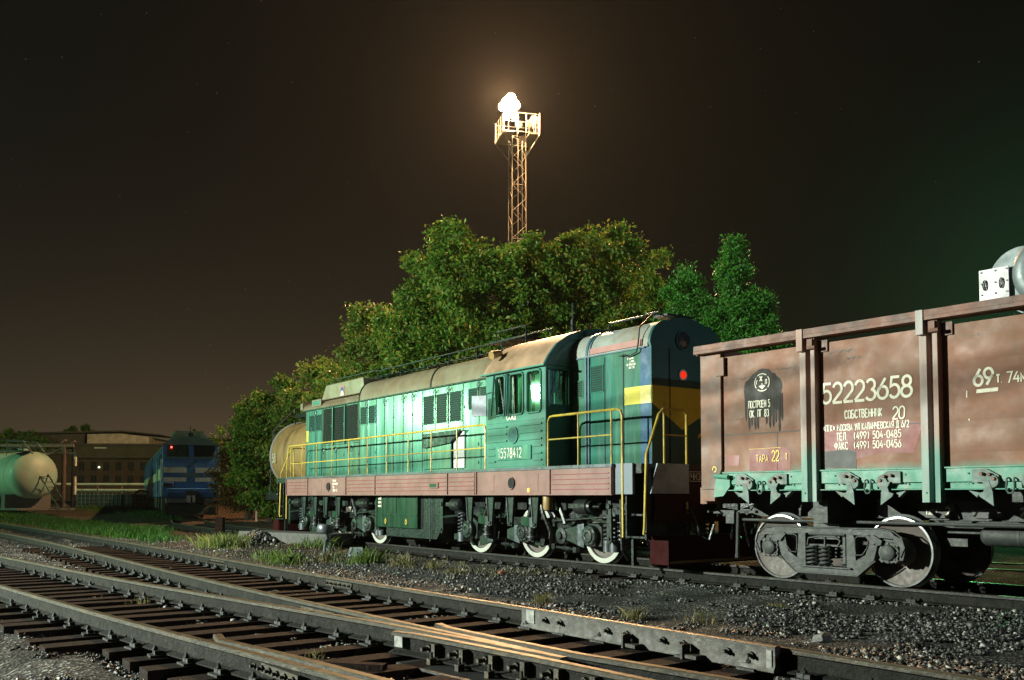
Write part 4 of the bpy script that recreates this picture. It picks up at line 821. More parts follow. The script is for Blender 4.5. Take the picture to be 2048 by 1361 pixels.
#@@PART3
# ------------------------------------------------------------------ rust red open goods wagon
wag = root('open_goods_wagon', 'rust red open goods wagon with white stencilled numbers and green sill', 'goods wagon', (WC[0], WC[1], 0), WC[2])
def W_(mb, name, mats, par=None, lab=None, **k):
    o = mb.build(name, mats, par or wag, **k)
    if lab: o['label'] = lab
    return o
YP = -1.455
posts = [-4.435, -2.73, -.9, .9, 2.73, 4.435]
edges = [-5.97]+posts+[5.97]
for s in (-1, 1):
    for i in range(7):
        a = edges[i]+(0 if i == 0 else .12); b = edges[i+1]-(0 if i == 6 else .12)
        if s == 1 and False: continue
        mb = MB(); mb.box(a, b, s*1.455, s*1.43, 1.56, 3.305)  # panel stops short; the open gap stands in for the chord's shadow
        if i not in (0, 1, 6):
            for z0, z1 in ((1.74,2.04),(2.12,2.42),(2.84,3.14)):
                y0 = s*1.456; y1 = s*1.476
                va = [(a+.14,y0,z0),(b-.14,y0,z0),(b-.14,y0,z1),(a+.14,y0,z1),(a+.21,y1,z0+.07),(b-.21,y1,z0+.07),(b-.21,y1,z1-.07),(a+.21,y1,z1-.07)]
                mb.add(va, [(4,5,6,7),(0,1,5,4),(1,2,6,5),(2,3,7,6),(3,0,4,7)])
        else:
            mb.box(a, b, s*1.458, s*1.455, 2.12, 2.135, 1)
            xx = a+.95 if i == 0 else b-.95
            mb.box(xx, xx+.012, s*1.458, s*1.455, 1.58, 2.12, 1)
        W_(mb, 'side_panel', ['rust','patchd'])
    for i, p in enumerate(posts):
        mb = MB(); mb.box(p-.115,p-.02,s*1.57,s*1.44,1.14,3.37); mb.box(p+.05,p+.115,s*1.565,s*1.44,1.14,3.37); mb.box(p-.02,p+.05,s*1.46,s*1.44,1.14,3.37); mb.box(p-.115,p-.02,s*1.65,s*1.57,3.20,3.505)
        mb.cyl((p-.06,s*1.575,1.26),(p-.06,s*1.583,1.26),.012,n=8)
        W_(mb, 'side_post', 'post', bev=.006)
        mb = MB(); mb.box(p+.02,p+.10,s*1.60,s*1.565,3.22,3.36); mb.cyl((p+.03,s*1.60,3.24),(p+.15,s*1.60,3.24),.025,n=8); mb.box(p+.12,p+.26,s*1.48,s*1.45,3.18,3.34); W_(mb, 'panel_hinge', 'rustd')
    # corner posts
    for e in (-1, 1):
        mb = MB(); mb.prism([(e*6.36,3.37),(e*5.97,3.37),(e*5.97,1.62),(e*6.10,1.32),(e*6.36,1.32)], 'y', s*1.50, s*1.40); mb.box(e*6.335,e*6.11,s*1.49,s*1.40,1.14,1.32); mb.box(e*6.05,e*5.90,s*1.515,s*1.47,3.02,3.30)
        W_(mb, 'corner_post', 'rustc', bev=.008)
        mb = MB(); mb.prism([(e*6.04,1.50),(e*5.80,1.47),(e*5.80,1.36),(e*5.92,1.22),(e*6.10,1.20),(e*6.09,1.34)], 'y', s*1.53, s*1.50); mb.cyl((e*6.05,s*1.56,1.52),(e*5.80,s*1.56,1.50),.035,n=8); W_(mb, 'corner_step', 'wgreen')
    mb = MB(); mb.box(-6.38,6.38,s*1.635,s*1.40,3.375,3.50); mb.box(-6.38,6.38,s*1.64,s*1.635,3.42,3.43); W_(mb, 'top_chord', 'rustd', bev=.012)
    for a, b in zip([-5.95]+[p+.12 for p in posts], [p-.12 for p in posts]+[5.95]):
        mb = MB(); mb.box(a,b,s*1.50,s*1.40,1.39,1.575); mb.box(a,b,s*1.52,s*1.40,1.555,1.575); mb.box(a+.05,b-.05,s*1.46,s*1.38,1.31,1.39); mb.box(a,b,s*1.52,s*1.38,1.295,1.31); W_(mb, 'side_sill', 'wgreen', bev=.004)
        def lock(x, m):
            k = MB(); y = s*1.53
            k.prism([(x-m*.14,1.53),(x+m*.03,1.54),(x+m*.10,1.50),(x+m*.17,1.46),(x+m*.17,1.38),(x-m*.14,1.38)] , 'y', s*1.50, y)
            k.cyl((x+m*.10,s*1.50,1.39),(x+m*.10,s*1.555,1.39),.075,n=16)
            for bx, bz in ((-.02,.0),(.07,-.01),(.12,-.06)): k.cyl((x+m*bx,y,1.48+bz),(x+m*bx,s*1.575,1.48+bz),.022,n=8,m=1)
            for bx, bz in ((-.19,.03),(-.19,-.08)): k.cyl((x+m*bx,s*1.5,1.46+bz),(x+m*bx,s*1.515,1.46+bz),.012,n=6,m=0)
            k.prism([(x-m*.02,1.40),(x+m*.07,1.40),(x+m*.11,1.27),(x+m*.12,1.10),(x-m*.04,1.21),(x-m*.06,1.25),(x+m*.00,1.27),(x+m*.02,1.33)], 'y', s*1.56, s*1.53)
            k.prism([(x-m*.06,1.26),(x-m*.20,1.29),(x-m*.10,1.20)], 'y', s*1.50, s*1.42)
            W_(k, 'hatch_lock', ['dgrey','rustd'], bev=.004)
        L_ = b-a; c_ = (a+b)/2; first = a < -5.9 or b > 5.9
        lock(c_-.30, 1); lock(c_+.30, -1)
        k = MB(); k.tube([(c_-.035,s*1.51,1.43),(c_-.04,s*1.54,1.42),(c_-.045,s*1.55,1.30),(c_-.02,s*1.55,1.255),(c_+.02,s*1.55,1.255),(c_+.045,s*1.55,1.30),(c_+.04,s*1.54,1.42),(c_+.035,s*1.51,1.43)], .011, 6); W_(k, 'tie_loop', 'dgrey')
for e in (-1,1):
    mb = MB(); mb.box(e*6.36,e*6.32,-1.40,1.40,1.3,3.37); mb.box(e*6.40,e*6.30,-1.55,1.55,3.37,3.50); mb.box(e*6.42,e*6.30,-1.45,1.45,1.1,1.35)
    for y in (-.75,0,.75): mb.box(e*6.44,e*6.36,y-.06,y+.06,1.3,3.4)
    W_(mb, 'end_wall', 'rustc')
mb = MB(); mb.box(-6.3,6.3,-1.42,1.42,1.38,1.42); W_(mb, 'floor', 'dark')
for (x0_, z0_, l_, w_, m_) in ((-5.7,2.95,.5,.006,'patchd'),(-5.0,3.02,.35,.005,'patchd'),(-4.2,3.16,.42,.012,'patchd'),(-3.9,3.05,.2,.008,'patchd'),(-2.2,2.36,.3,.008,'patchd'),(-5.9,2.35,.3,.004,'patchd'),(-2.3,3.12,.16,.02,'patchd')):
    mb = MB(); n_ = 9; pts_ = [(x0_+l_*i/n_, z0_+.015*math.sin(i*2.3+x0_)) for i in range(n_+1)]
    strokes(mb, [pts_], w_, on_side(YP-.002)); W_(mb, 'scrape_mark', m_)
# lettering and paint patches
tf = on_side(YP-.004)
mb = MB(); text(mb, '52223658', -4.28, 2.475, .262, .86, .036, tf, gap=.12, slant=.04); W_(mb, 'wagon_number', 'lett')
mb = MB(); text(mb, 'СОБСТВЕННИК', -3.94, 2.25, .105, .56, .016, tf, gap=.24); text(mb, '20', -3.27, 2.20, .155, .75, .019, tf, gap=.15, slant=.08); W_(mb, 'owner_stencil', 'lett')
mb = MB(); mb.add([(x, YP-.002, z) for x, z in ((-4.29,1.74),(-4.25,1.70),(-4.05,1.73),(-3.82,1.70),(-3.4,1.78),(-3.0,1.76),(-2.93,1.95),(-2.87,2.15),(-3.3,2.20),(-4.0,2.20),(-4.29,2.16))], [tuple(range(11))]); W_(mb, 'paint_patch', 'patchp')
mb = MB(); mb.add([(x, YP-.003, z) for x, z in ((-4.30,1.60),(-3.80,1.585),(-3.80,1.80),(-3.9,1.84),(-4.30,1.82))], [tuple(range(5))]); W_(mb, 'paint_patch', 'patchd')
mb = MB(); text(mb, '«ПГК» МОСКВА УЛ КАЛАНЧЕВСКАЯ Д 6/2', -4.27, 2.09, .085, .55, .011, tf, gap=.20); text(mb, 'ТЕЛ.  (499) 504-0485', -4.07, 1.965, .095, .66, .012, tf, gap=.20); text(mb, 'ФАКС  (499) 504-0456', -4.10, 1.84, .095, .66, .012, tf, gap=.20); W_(mb, 'owner_address', 'lett')
def blob(pts, y, n=40): pass
bl = []
for i in range(36):
    a = 2*math.pi*i/36; rx = .33; rz = .36; r_ = 1+.05*math.sin(5*a)+.04*random.uniform(-1,1); x = -5.25+rx*r_*math.cos(a); z = 2.70+rz*r_*math.sin(a); bl.append((x,z))
mb = MB(); mb.add([(x, YP-.003, z) for x, z in bl]+[(-5.25,YP-.003,2.68)], [(i,(i+1)%36,36) for i in range(36)])
for k in range(13):
    x = -5.57+.052*k+random.uniform(-.008,.008); ln = 2.33-.16*abs(math.sin(k*1.3))-.05*random.random()+(.22 if 4 < k < 7 else 0); w = .038; top = 2.68
    mb.add([(x,YP-.0035-.0002*k,top),(x+w,YP-.0035-.0002*k,top),(x+w*.8+.01,YP-.0035-.0002*k,ln+.05),(x+w*.35+.008,YP-.0035-.0002*k,ln),(x+.006,YP-.0035-.0002*k,ln+.08)], [(0,1,2,3,4)])
W_(mb, 'painted_blot', 'blotch')
mb = MB(); tf2 = on_side(YP-.010)
c0 = (-5.25, 2.86)
for a0 in range(4): strokes(mb, [A(c0[0],c0[1],.125,.125,a0*90+52,a0*90+128)], .013, tf2)
text(mb, 'Ж', -5.29, 2.88, .07, .9, .014, tf2); text(mb, 'Г', -5.345, 2.835, .055, .8, .012, tf2); text(mb, 'Л', -5.20, 2.83, .065, .8, .012, tf2)
strokes(mb, [[(-5.30,2.81),(-5.25,2.77),(-5.20,2.81)],[(-5.25,2.85),(-5.25,2.76)],[(-5.28,2.82),(-5.25,2.78),(-5.22,2.82)]], .014, tf2)
W_(mb, 'railway_emblem', 'lett')
mb = MB(); text(mb, 'ПОСТРОЕН 5', -5.49, 2.50, .10, .50, .013, tf2, gap=.18); text(mb, 'ОК. ПГ 83', -5.47, 2.365, .10, .52, .013, tf2, gap=.2); W_(mb, 'built_date', 'lett')
mb = MB(); mb.add([(x, YP-.003, z) for x, z in ((-5.50,1.58),(-4.80,1.58),(-4.79,1.86),(-4.9,1.92),(-5.48,1.90))], [tuple(range(5))]); mb.add([(x, YP-.003, z) for x, z in ((-5.88,1.68),(-5.68,1.66),(-5.67,1.82),(-5.90,1.83))], [(0,1,2,3)]); W_(mb, 'paint_patch', 'patchp')
mb = MB(); text(mb, 'ТАРА', -5.37, 1.71, .10, .68, .011, tf2, gap=.22); text(mb, '22', -5.10, 1.72, .145, .62, .018, tf2, gap=.14); text(mb, 'Т', -4.875, 1.73, .085, .6, .014, tf2)
strokes(mb, [[(-5.49,1.90),(-4.95,1.905)]], .006, tf2); W_(mb, 'tare_stencil', 'letty')
mb = MB(); text(mb, '69', -2.235, 2.53, .195, .85, .032, tf, gap=.14); text(mb, 'Т.', -1.975, 2.545, .09, .75, .018, tf, gap=.12); text(mb, '74', -1.86, 2.53, .125, .85, .016, tf, gap=.12); text(mb, 'М', -1.70, 2.53, .095, .8, .018, tf); text(mb, '3', -1.60, 2.62, .06, .8, .012, tf)
mb.add([(-2.21,YP-.006,2.44),(-1.96,YP-.006,2.445),(-1.955,YP-.006,2.49),(-2.205,YP-.006,2.485)], [(0,1,2,3)]); strokes(mb, [[(-2.32,2.48),(-2.33,2.3),(-2.30,2.12)]], .012, tf); W_(mb, 'load_stencil', 'lett')
mb = MB(); strokes(mb, [A(-6.10,1.62,.035,.04,200,-100)], .016, on_side(-1.505)); W_(mb, 'chalk_mark', 'letty')
# underframe
mb = MB(); mb.box(-6.3,6.3,-.30,.30,.905,1.28); mb.box(-6.3,6.3,-.34,.34,.89,.905)
for x in posts+[0,1.8,-1.8]: mb.box(x-.06,x+.06,-1.4,1.4,1.15,1.36)
mb.prism([(-4.9,.98),(-4.72,1.14),(-4.45,1.10),(-4.2,.98),(-4.2,.93),(-4.9,.93)],'y',-.9,-.8); mb.prism([(-3.95,1.2),(-3.95,.92),(-3.5,.92)],'y',-.7,-.55)
mb.box(-4.55,-4.33,-1.3,1.3,.85,1.2); mb.box(4.33,4.55,-1.3,1.3,.85,1.2)
W_(mb, 'underframe', 'bogie')
mb = MB(); mb.prism([(-3.56,1.11),(-3.05,1.11),(-2.98,.925),(-3.53,.925)], 'y', -.345, -.305); mb.prism([(-2.80,.93),(-2.42,.93),(-2.40,1.02),(-2.52,1.06),(-2.82,1.05)],'y',-.345,-.305); mb.box(-2.22,1,-.345,-.305,.92,1.10); W_(mb, 'sill_plate', 'patchd')
mb = MB(); text(mb, 'ТАРА', -3.44, .965, .075, .75, .014, on_side(-.346), gap=.2); text(mb, '2', -3.16, .955, .115, .8, .022, on_side(-.346)); text(mb, '25223', -2.21, .96, .105, .8, .022, on_side(-.346)); W_(mb, 'tare_stencil', 'lett')
mb = MB(); mb.cyl((-6.2,-.95,.86),(2.5,-.85,.86),.022,n=8); mb.cyl((-3.3,-.5,.87),(1,-.5,.87),.03,n=8); mb.tube([(-3.1,-.6,.86),(-2.9,-.6,.80),(-2.5,-.6,.80)],.03,6); mb.obox((-2.9,-.6,.62),(.3,.05,.1)); mb.cyl((-3.0,-.62,.75),(-2.4,-.62,.75),.02,n=6); mb.cyl((-2.35,-.62,.75),(-1.9,-.62,.72),.02,n=6); W_(mb, 'brake_rod', 'bogie')
mb = MB(); mb.lathe([(0,-.04),(.09,0),(.13,.05),(.13,1.0),(.09,1.06),(0,1.1)],(-2.55,-.62,.72),(1,0,0),20); mb.lathe([(.134,.45),(.134,.48)],(-2.55,-.62,.72),(1,0,0),20); W_(mb, 'air_reservoir', 'bogie')
mb = MB(); coupler(mb, 6.75, -1); coupler(mb, 6.75, 1); W_(mb, 'coupler', 'iron', bev=.01)
mb = MB(); mb.tube([(-6.40,-1.3,.98),(-6.42,-.9,1.02),(-6.42,-.3,.95)],.018,6); mb.box(-6.5,-6.1,-1.05,-.75,.95,1.0); mb.box(-6.25,-6.10,-1.06,-.9,.80,.95); mb.tube([(-6.06,-1.0,.98),(-6.07,-1.02,.32)],.028,8); mb.cyl((-6.07,-1.02,.34),(-6.07,-1.02,.28),.035,n=8); mb.box(-6.20,-5.75,-1.0,-.92,.96,1.0); mb.prism([(-6.0,1.02),(-5.75,1.10),(-5.9,.93)],'y',-1.0,-.96); W_(mb, 'uncoupling_lever', 'bogie')
def chain(mb, p0, p1, sag, n=12):
    for i in range(n):
        t0 = i/n; t1 = (i+1.15)/n; f = lambda t: (p0[0]+(p1[0]-p0[0])*t, p0[1]+(p1[1]-p0[1])*t, p0[2]+(p1[2]-p0[2])*t-sag*4*t*(1-t))
        a = Vector(f(t0)); b = Vector(f(min(1,t1))); d = b-a; q = Vector((0,1,0)) if i%2 else Vector((.7,0,.7)); q = (q-d.normalized()*q.dot(d.normalized())).normalized()*.012
        mb.tube([a+q*.6,a-q*.6,(a+b)/2-q,b-q*.6,b+q*.6,(a+b)/2+q], .0045, 4, closed=True)
mb = MB(); chain(mb, (-6.4,-.7,.95), (-6.6,-.5,.62), .22); chain(mb, (-6.0,-.95,.85), (-5.9,-.95,.45), .02, 10); chain(mb, (-5.9,-.8,.75), (-5.7,-.8,.8), .12, 8); W_(mb, 'chain', 'iron')
mb = MB(); mb.tube([(-6.45,.3,1.0),(-6.6,.3,.9),(-6.8,.32,.6),(-7.0,.33,.45),(-7.15,.33,.6)],.03,8); W_(mb, 'brake_hose', 'iron')
# bogies
def wbogie(cx, flip=1):
    b = bpy.data.objects.new('bogie', None); COL.objects.link(b); b.parent = wag; b.location = (cx,0,0)
    for dx in (-.925,.925):
        mb = MB(); mb.cyl((dx,-.72,.475),(dx,.72,.475),.08,n=14); mb.build('axle','bogie',b)
        for s in (-1,1): wheel_mb(.475, dx, s*.85, s, .030).build('wheel', ['disc','tyre','tyre'], b)
    for s in (-1,1):
        ya, yb = s*1.13, s*1.00
        mb = MB()
        for poly in ([(-1.02,.70),(-.96,.765),(-.80,.79),(.80,.79),(.96,.765),(1.02,.70),(1.0,.655),(.3,.70),(-.3,.70),(-1.0,.655)],):
            mb.prism(poly, 'y', ya, yb)
        for m in (-1,1):
            mb.prism([(m*1.0,.66),(m*1.02,.70),(m*1.14,.66),(m*1.17,.54),(m*1.13,.38),(m*1.08,.38),(m*1.09,.55),(m*1.02,.62)], 'y', ya, s*1.03)
            mb.prism([(m*.80,.665),(m*.66,.68),(m*.63,.50),(m*.60,.43),(m*.38,.30),(m*.38,.17),(m*.50,.16),(m*.72,.36),(m*.76,.50)], 'y', ya-s*.001, yb)
            mb.prism([(m*.43,.69),(m*.32,.70),(m*.32,.20),(m*.43,.20),(m*.46,.34)], 'y', ya-s*.002, yb)
            mb.prism([(m*.78,.56),(m*.66,.68),(m*.74,.70),(m*.86,.63),(m*.84,.57)], 'y', s*1.16, s*1.128)
            mb.prism([(m*.72,.57),(m*.62,.68),(m*.66,.70),(m*.78,.59)], 'y', s*1.165, s*1.12)
        mb.prism([(-.52,.17),(-.44,.125),(.44,.125),(.52,.17),(.40,.235),(-.40,.235)], 'y', ya-s*.003, s*.98)
        mb.box(-.40,.40,s*1.17,s*.95,.225,.245)
        mb.tube([(-1.10,s*1.135,.42),(-1.16,s*1.135,.55),(-1.12,s*1.135,.68),(-1.0,s*1.135,.76),(-.8,s*1.135,.785),(0,s*1.135,.775),(.8,s*1.135,.785),(1.0,s*1.135,.76),(1.12,s*1.135,.68),(1.16,s*1.135,.55),(1.10,s*1.135,.42)],.012,6)
        mb.tube([(-.75,s*1.133,.36),(-.48,s*1.133,.14),(.48,s*1.133,.14),(.75,s*1.133,.36)],.012,6)
        for m in (-1,1): mb.tube([(m*.655,s*1.133,.66),(m*.63,s*1.133,.52),(m*.56,s*1.133,.43),(m*.47,s*1.133,.42),(m*.455,s*1.133,.50),(m*.455,s*1.133,.65),(m*.5,s*1.133,.675),(m*.62,s*1.133,.675)],.010,6,closed=True)
        mb.build('side_frame','bogie',b,bev=.006)
        for x in (-.22,-.02,.24):
            k = MB(); yy = s*(1.09 if x < .2 else 1.0); k.spring(x, yy, .25, .52, .082 if x<.2 else .06, .017, 5); k.cyl((x,yy,.25),(x,yy,.52),.03,n=8); k.build('coil_spring','bogie',b)
        k = MB(); k.box(-.30,.30,s*1.10,s*.9,.52,.545); k.tube([(-.30,s*1.11,.53),(-.28,s*1.11,.63),(-.10,s*1.11,.66),(.14,s*1.11,.66),(.22,s*1.11,.60),(.18,s*1.11,.53)],.014,6); k.cyl((-.02,s*1.11,.53),(-.02,s*1.11,.66),.012,n=6); k.cyl((-.26,s*1.12,.69),(.30,s*1.12,.69),.022,n=8); k.box(.26,.30,s*1.12,s*1.0,.3,.66); k.build('bolster','bogie',b)
        for m in (-1,1):
            k = MB(); k.lathe([(.145,-.2),(.145,0),(.14,.015),(.105,.015),(.10,.05),(.085,.062),(.0,.065)],(m*.925,s*1.10,.475),(0,s,0),28)
            for q in range(8): a = q*math.pi/4; bolt(k, (m*.925+.122*math.cos(a), s*1.112, .475+.122*math.sin(a)), (0,s,0), .009, .022)
            for q in range(4): a = q*math.pi/2+math.pi/4; k.obox((m*.925+.135*math.cos(a), s*1.09, .475+.135*math.sin(a)), (.06,.06,.06), (0,-a,0))
            k.prism([(m*.80,.60),(m*1.05,.60),(m*1.08,.64),(m*.78,.65)],'y',s*1.10,s*.95)
            k.build('axle_box','bogie',b,bev=.004)
    k = MB(); k.box(-.2,.2,-1.1,1.1,.62,.84); k.box(-.1,.1,-1.0,1.0,.35,.5); k.prism([(-.16,.84),(.02,.84),(-.08,1.02),(-.16,1.02)],'y',-1.12,-1.06); k.build('bogie_bolster','bogie',b)
wbogie(-4.43-.05); wbogie(4.43)
# sheet metal duct standing in the wagon
duct = root('metal_duct', 'galvanised sheet metal duct elbow with a riveted end plate, loaded in the rust red wagon', 'metal duct', (WC[0], WC[1], 0), WC[2])
mb = MB(); mb.box(-2.19,-1.85,-1.36,-1.34,3.42,3.92)
for x in (-2.16,-2.0,-1.87):
    for z in (3.46,3.62,3.75,3.89): mb.cyl((x,-1.358,z),(x,-1.368,z),.012,n=6,m=1)
mb.build('end_plate',['galvw','iron'],duct)
mb = MB()
for x in (-2.12,-1.93): mb.tube([(x+.02*math.cos(a),-1.375,3.73+.06*math.sin(a)) for a in [i*math.pi/5 for i in range(10)]],.007,5,closed=True)
mb.build('plate_handle','iron',duct)
mb = MB(); mb.lathe([(.36,0),(.375,0),(.375,.02),(.36,.02),(.36,.40),(.375,.40),(.375,.43),(.36,.43),(.36,.9)],(-1.73,-1.30,3.76),(0,1,0),40); mb.build('duct_drum','galv',duct)
mb = MB(); mb.lathe([(.30,0),(.36,.015),(.41,.06),(.43,.15),(.43,.5),(.40,.6)],(-1.36,-1.42,3.80),(-.2,1,0),36); mb.build('duct_elbow','galv',duct)

# ------------------------------------------------------------------ ochre tank wagon behind
tk = root('tank_wagon', 'ochre tank wagon with a railed top walkway behind the green locomotive', 'tank wagon', (*lw(LC,-13.7,3.95), .06), LC[2])
mb = MB(); mb.lathe([(0,-.42),(.6,-.36),(1.1,-.2),(1.38,0),(1.46,.06),(1.46,9.6),(1.38,9.7),(1.1,9.9),(0,10.1)],(-4.9,0,2.84),(1,0,0),48); mb.build('tank_barrel','tanko',tk)
mb = MB(); mb.lathe([(1.44,0),(1.50,.01),(1.50,.07),(1.46,.08)],(-4.93,0,2.84),(1,0,0),48)
mb.build('end_ring','white',tk)
mb = MB()
for x in (-3.9,-3.2,-2.4,-1.6,-.4,.9,2.2,3.4): mb.lathe([(1.464,0),(1.474,.01),(1.474,.05),(1.464,.06)],(x,0,2.84),(1,0,0),48)
mb.build('tank_band','tanko',tk)
mb = MB()
for y in (-.55,.55):
    mb.tube([(-4.5,y,3.9),(-4.5,y,4.85),(1.5,y,4.85)],.03,6); mb.box(-4.5,1.5,y-.03,y+.03,4.45,4.6)
    for x in (-3.4,-2.2,-1,.2): mb.cyl((x,y,4.0),(x,y,4.85),.03,n=6)
mb.tube([(-4.6,-.6,4.8),(-5.05,-1.3,3.9),(-5.1,-1.4,1.2)],.03,6); mb.tube([(-4.6,.6,4.8),(-5.05,1.3,3.9),(-5.1,1.4,1.2)],.03,6)
mb.box(-4.3,1.4,-.5,.5,4.2,4.24); mb.build('walkway_railing','iron',tk)
mb = MB(); mb.box(-5.5,5.5,-1.4,1.4,1.0,1.3); mb.box(-5.2,5.2,-.5,.5,.7,1.0)
for x in (-3.9,3.9): mb.box(x-1.1,x+1.1,-1.05,1.05,.35,.8)
mb.build('underframe','iron',tk)
mb = MB(); text(mb, '58', -4.6, 2.55, .35, .7, .05, lambda a,b,o:(a,-1.50,b)); text(mb, 'МАЗУТ', -4.0, 2.6, .25, .7, .04, lambda a,b,o:(a,-1.44,b)) if False else None; mb.build('tank_lettering','lett',tk)
for x in (-4.8,-3.0,3.0,4.8):
    for s in (-1,1): wheel_mb(.475, x, s*.85, s).build('wheel',['iron','iron','iron'],tk)

# ------------------------------------------------------------------ blue locomotive far back left
bl_ = root('diesel_locomotive', 'blue diesel locomotive with cream bands standing in the grass, facing the camera', 'locomotive', (-17.45, 50.6, 0.0), R(-67))
def B_(mb, name, mats, par=None, **k): return mb.build(name, mats, par or bl_, **k)
mb = MB(); mb.box(-34,-.35,-1.46,1.46,1.15,3.75); mb.prism([(-.35,1.15),(0,1.15),(0,2.9),(-.10,3.35),(-.22,4.0),(-.35,4.0)],'y',-1.46,1.46); B_(mb, 'body', 'bloc', bev=.04)
mb = MB(); rs = [(-1.47,3.75),(-1.40,3.98),(-1.15,4.28),(-.7,4.45),(0,4.5),(.7,4.45),(1.15,4.28),(1.40,3.98),(1.47,3.75)]
mb.prism(rs,'x',-34,-.9); mb.prism([(-1.47,4.0),(-1.0,4.3),(-.5,4.42),(0,4.45),(.5,4.42),(1.0,4.3),(1.47,4.0)],'x',-.95,-.05); mb.prism([(-1.05,4.3),(-.85,4.62),(.85,4.62),(1.05,4.3)],'x',-6,-1.2); mb.prism([(-.78,4.6),(-.74,4.86),(.74,4.86),(.78,4.6)],'x',-5,-1.6); B_(mb, 'roof', 'blocr')
mb = MB(); mb.cyl((-.9,0,4.4),(-.9,0,5.1),.03,n=6); mb.obox((-.7,0,4.55),(.25,.25,.3)); mb.cyl((-2,.3,4.8),(-2,.3,5.0),.1,n=8); B_(mb, 'horn', 'dark')
for y0, y1 in ((-1.22,-.14),(.14,1.22)):
    mb = MB(); mb.obox((-.145,(y0+y1)/2,3.68),(.05,y1-y0,.66),(0,R(-12),0)); w = B_(mb, 'windscreen', 'dark'); g = MB(); g.obox((-.10,(y0+y1)/2,3.68),(.01,y1-y0-.08,.58),(0,R(-12),0)); g.build('pane','tankg' if y0 < 0 else 'glass',w)
mb = MB(); mb.obox((-.02,-1.02,3.86),(.06,.07,.07)); B_(mb, 'red_lamp', 'redlamp')
mb = MB()
for y0, y1 in ((-1.40,-.22),(.22,1.40)):
    mb.box(.001,.012,y0,y1,2.48,2.76); mb.box(.001,.012,y0,y1,2.00,2.22)
mb.box(-5.5,-.3,-1.475,-1.461,2.1,2.75); mb.box(-34,-7,-1.475,-1.461,2.1,2.6); B_(mb, 'cream_band', 'cream')
mb = MB(); mb.box(0,.05,-1.47,1.47,3.28,3.34); mb.box(.0,.04,-1.3,1.3,2.28,2.31); mb.box(0,.03,-.45,.45,2.25,2.45); mb.box(.0,.04,-1.35,-.5,3.22,3.25); mb.box(.0,.04,.3,1.2,3.22,3.25); B_(mb, 'front_trim', 'blocr')
mb = MB(); mb.cyl((0,0,3.08),(.04,0,3.08),.19,n=20); mb.cyl((.04,0,3.08),(.05,0,3.08),.14,n=20,m=1); B_(mb, 'star_badge', ['blocr','bloc'])
for s in (-1,1):
    mb = MB(); mb.box(.0,.12,s*1.44,s*.88,1.68,1.95); h = B_(mb, 'buffer_light', 'bloc', bev=.03); g = MB(); g.box(.121,.13,s*1.38,s*.95,1.72,1.90); g.build('lens','iron',h)
mb = MB(); mb.prism([(0,1.15),(.25,1.4),(.25,1.6),(0,1.66)],'y',-1.2,1.2); B_(mb, 'front_skirt', 'bloc')
mb = MB(); coupler(mb, .35, 1); mb.box(.2,.4,-.3,.3,1.25,1.5); mb.prism([(.0,.75),(.3,.2),(0,.2)],'y',-1.3,1.3); mb.tube([(.2,-.2,1.1),(.4,-.22,.8),(.45,-.2,.95)],.05,6); B_(mb, 'coupler', 'irong')
mb = MB(); mb.box(-34,-.3,-1.2,1.2,.85,1.15)
for x in (-3,-7,-12,-16,-20,-24,-29,-32): mb.box(x-.7,x+.7,-1.35,-1.0,.45,1.1)
mb.box(-12,-8,-1.4,1.4,.5,1.15); B_(mb, 'underframe', 'irons')
for x in (-2.2,-4,-5.8,-11.5,-13.3,-15.1):
    for s in (-1,1): wheel_mb(.525,x,s*.855,s).build('wheel',['iron','iron','iron'],bl_)
for x0, x1 in ((-4.2,-3.2),(-2.4,-1.7),(-1.5,-.9)):
    mb = MB(); mb.box(x0,x1,-1.475,-1.462,2.95,3.55); B_(mb, 'side_window', 'dark')
mb = MB(); mb.box(-6.4,-5.7,-1.475,-1.462,1.4,3.5); B_(mb, 'side_door', 'dark')
for s in (-1,1):
    mb = MB(); mb.cyl((-.2,s*1.52,1.2),(-.2,s*1.52,3.2),.03,n=6); mb.cyl((-5.6,s*1.52,1.2),(-5.6,s*1.52,3.2),.03,n=6); B_(mb, 'door_handrail', 'cream')
mb = MB(); text(mb, '2М62', -1.0+.0, 0, .2, .8, .03, lambda a,b,o:(-9+a,-1.48,2.3+b)) ; B_(mb, 'road_number', 'blocr')

# ------------------------------------------------------------------ storage tank with platform
st_ = root('storage_tank', 'pale round-ended storage tank on concrete saddles with a railed platform', 'storage tank', (-30.6, 59.6, .45))
ax = Vector((-.80,.60,0)).normalized()
mb = MB(); mb.lathe([(0,-.62),(.55,-.57),(1.0,-.42),(1.3,-.22),(1.46,-.02),(1.5,.12),(1.5,9.5)],(0.2,-.3,2.1),ax,56); mb.build('tank_shell','tankw',st_)
mb = MB(); mb.lathe([(1.505,0),(1.515,.01),(1.515,.06),(1.505,.07)],Vector((0.2,-.3,2.1))+ax*.9,ax,56); mb.lathe([(1.505,0),(1.515,.01),(1.515,.06),(1.505,.07)],Vector((0.2,-.3,2.1))+ax*2.5,ax,56); mb.build('weld_band','tankw',st_)
mb = MB()
for t in (1.0, 5.5):
    c_ = Vector((0.2,-.3,0))+ax*t; mb.obox((c_.x,c_.y,.4),(.5,2.9,.95),(0,0,math.atan2(ax.y,ax.x)))
mb.obox((-1.5,1.0,-.05),(7.5,3.6,.12),(0,0,math.atan2(ax.y,ax.x))); mb.build('concrete_saddle','concrete',st_)
mb = MB(); c_ = Vector((0.2,-.3,0))+ax*1.6; mb.lathe([(.3,0),(.3,.25),(.2,.3),(.0,.3)],(c_.x,c_.y,3.58),(0,0,1),18); mb.build('manhole','tankw',st_)
mb = MB()
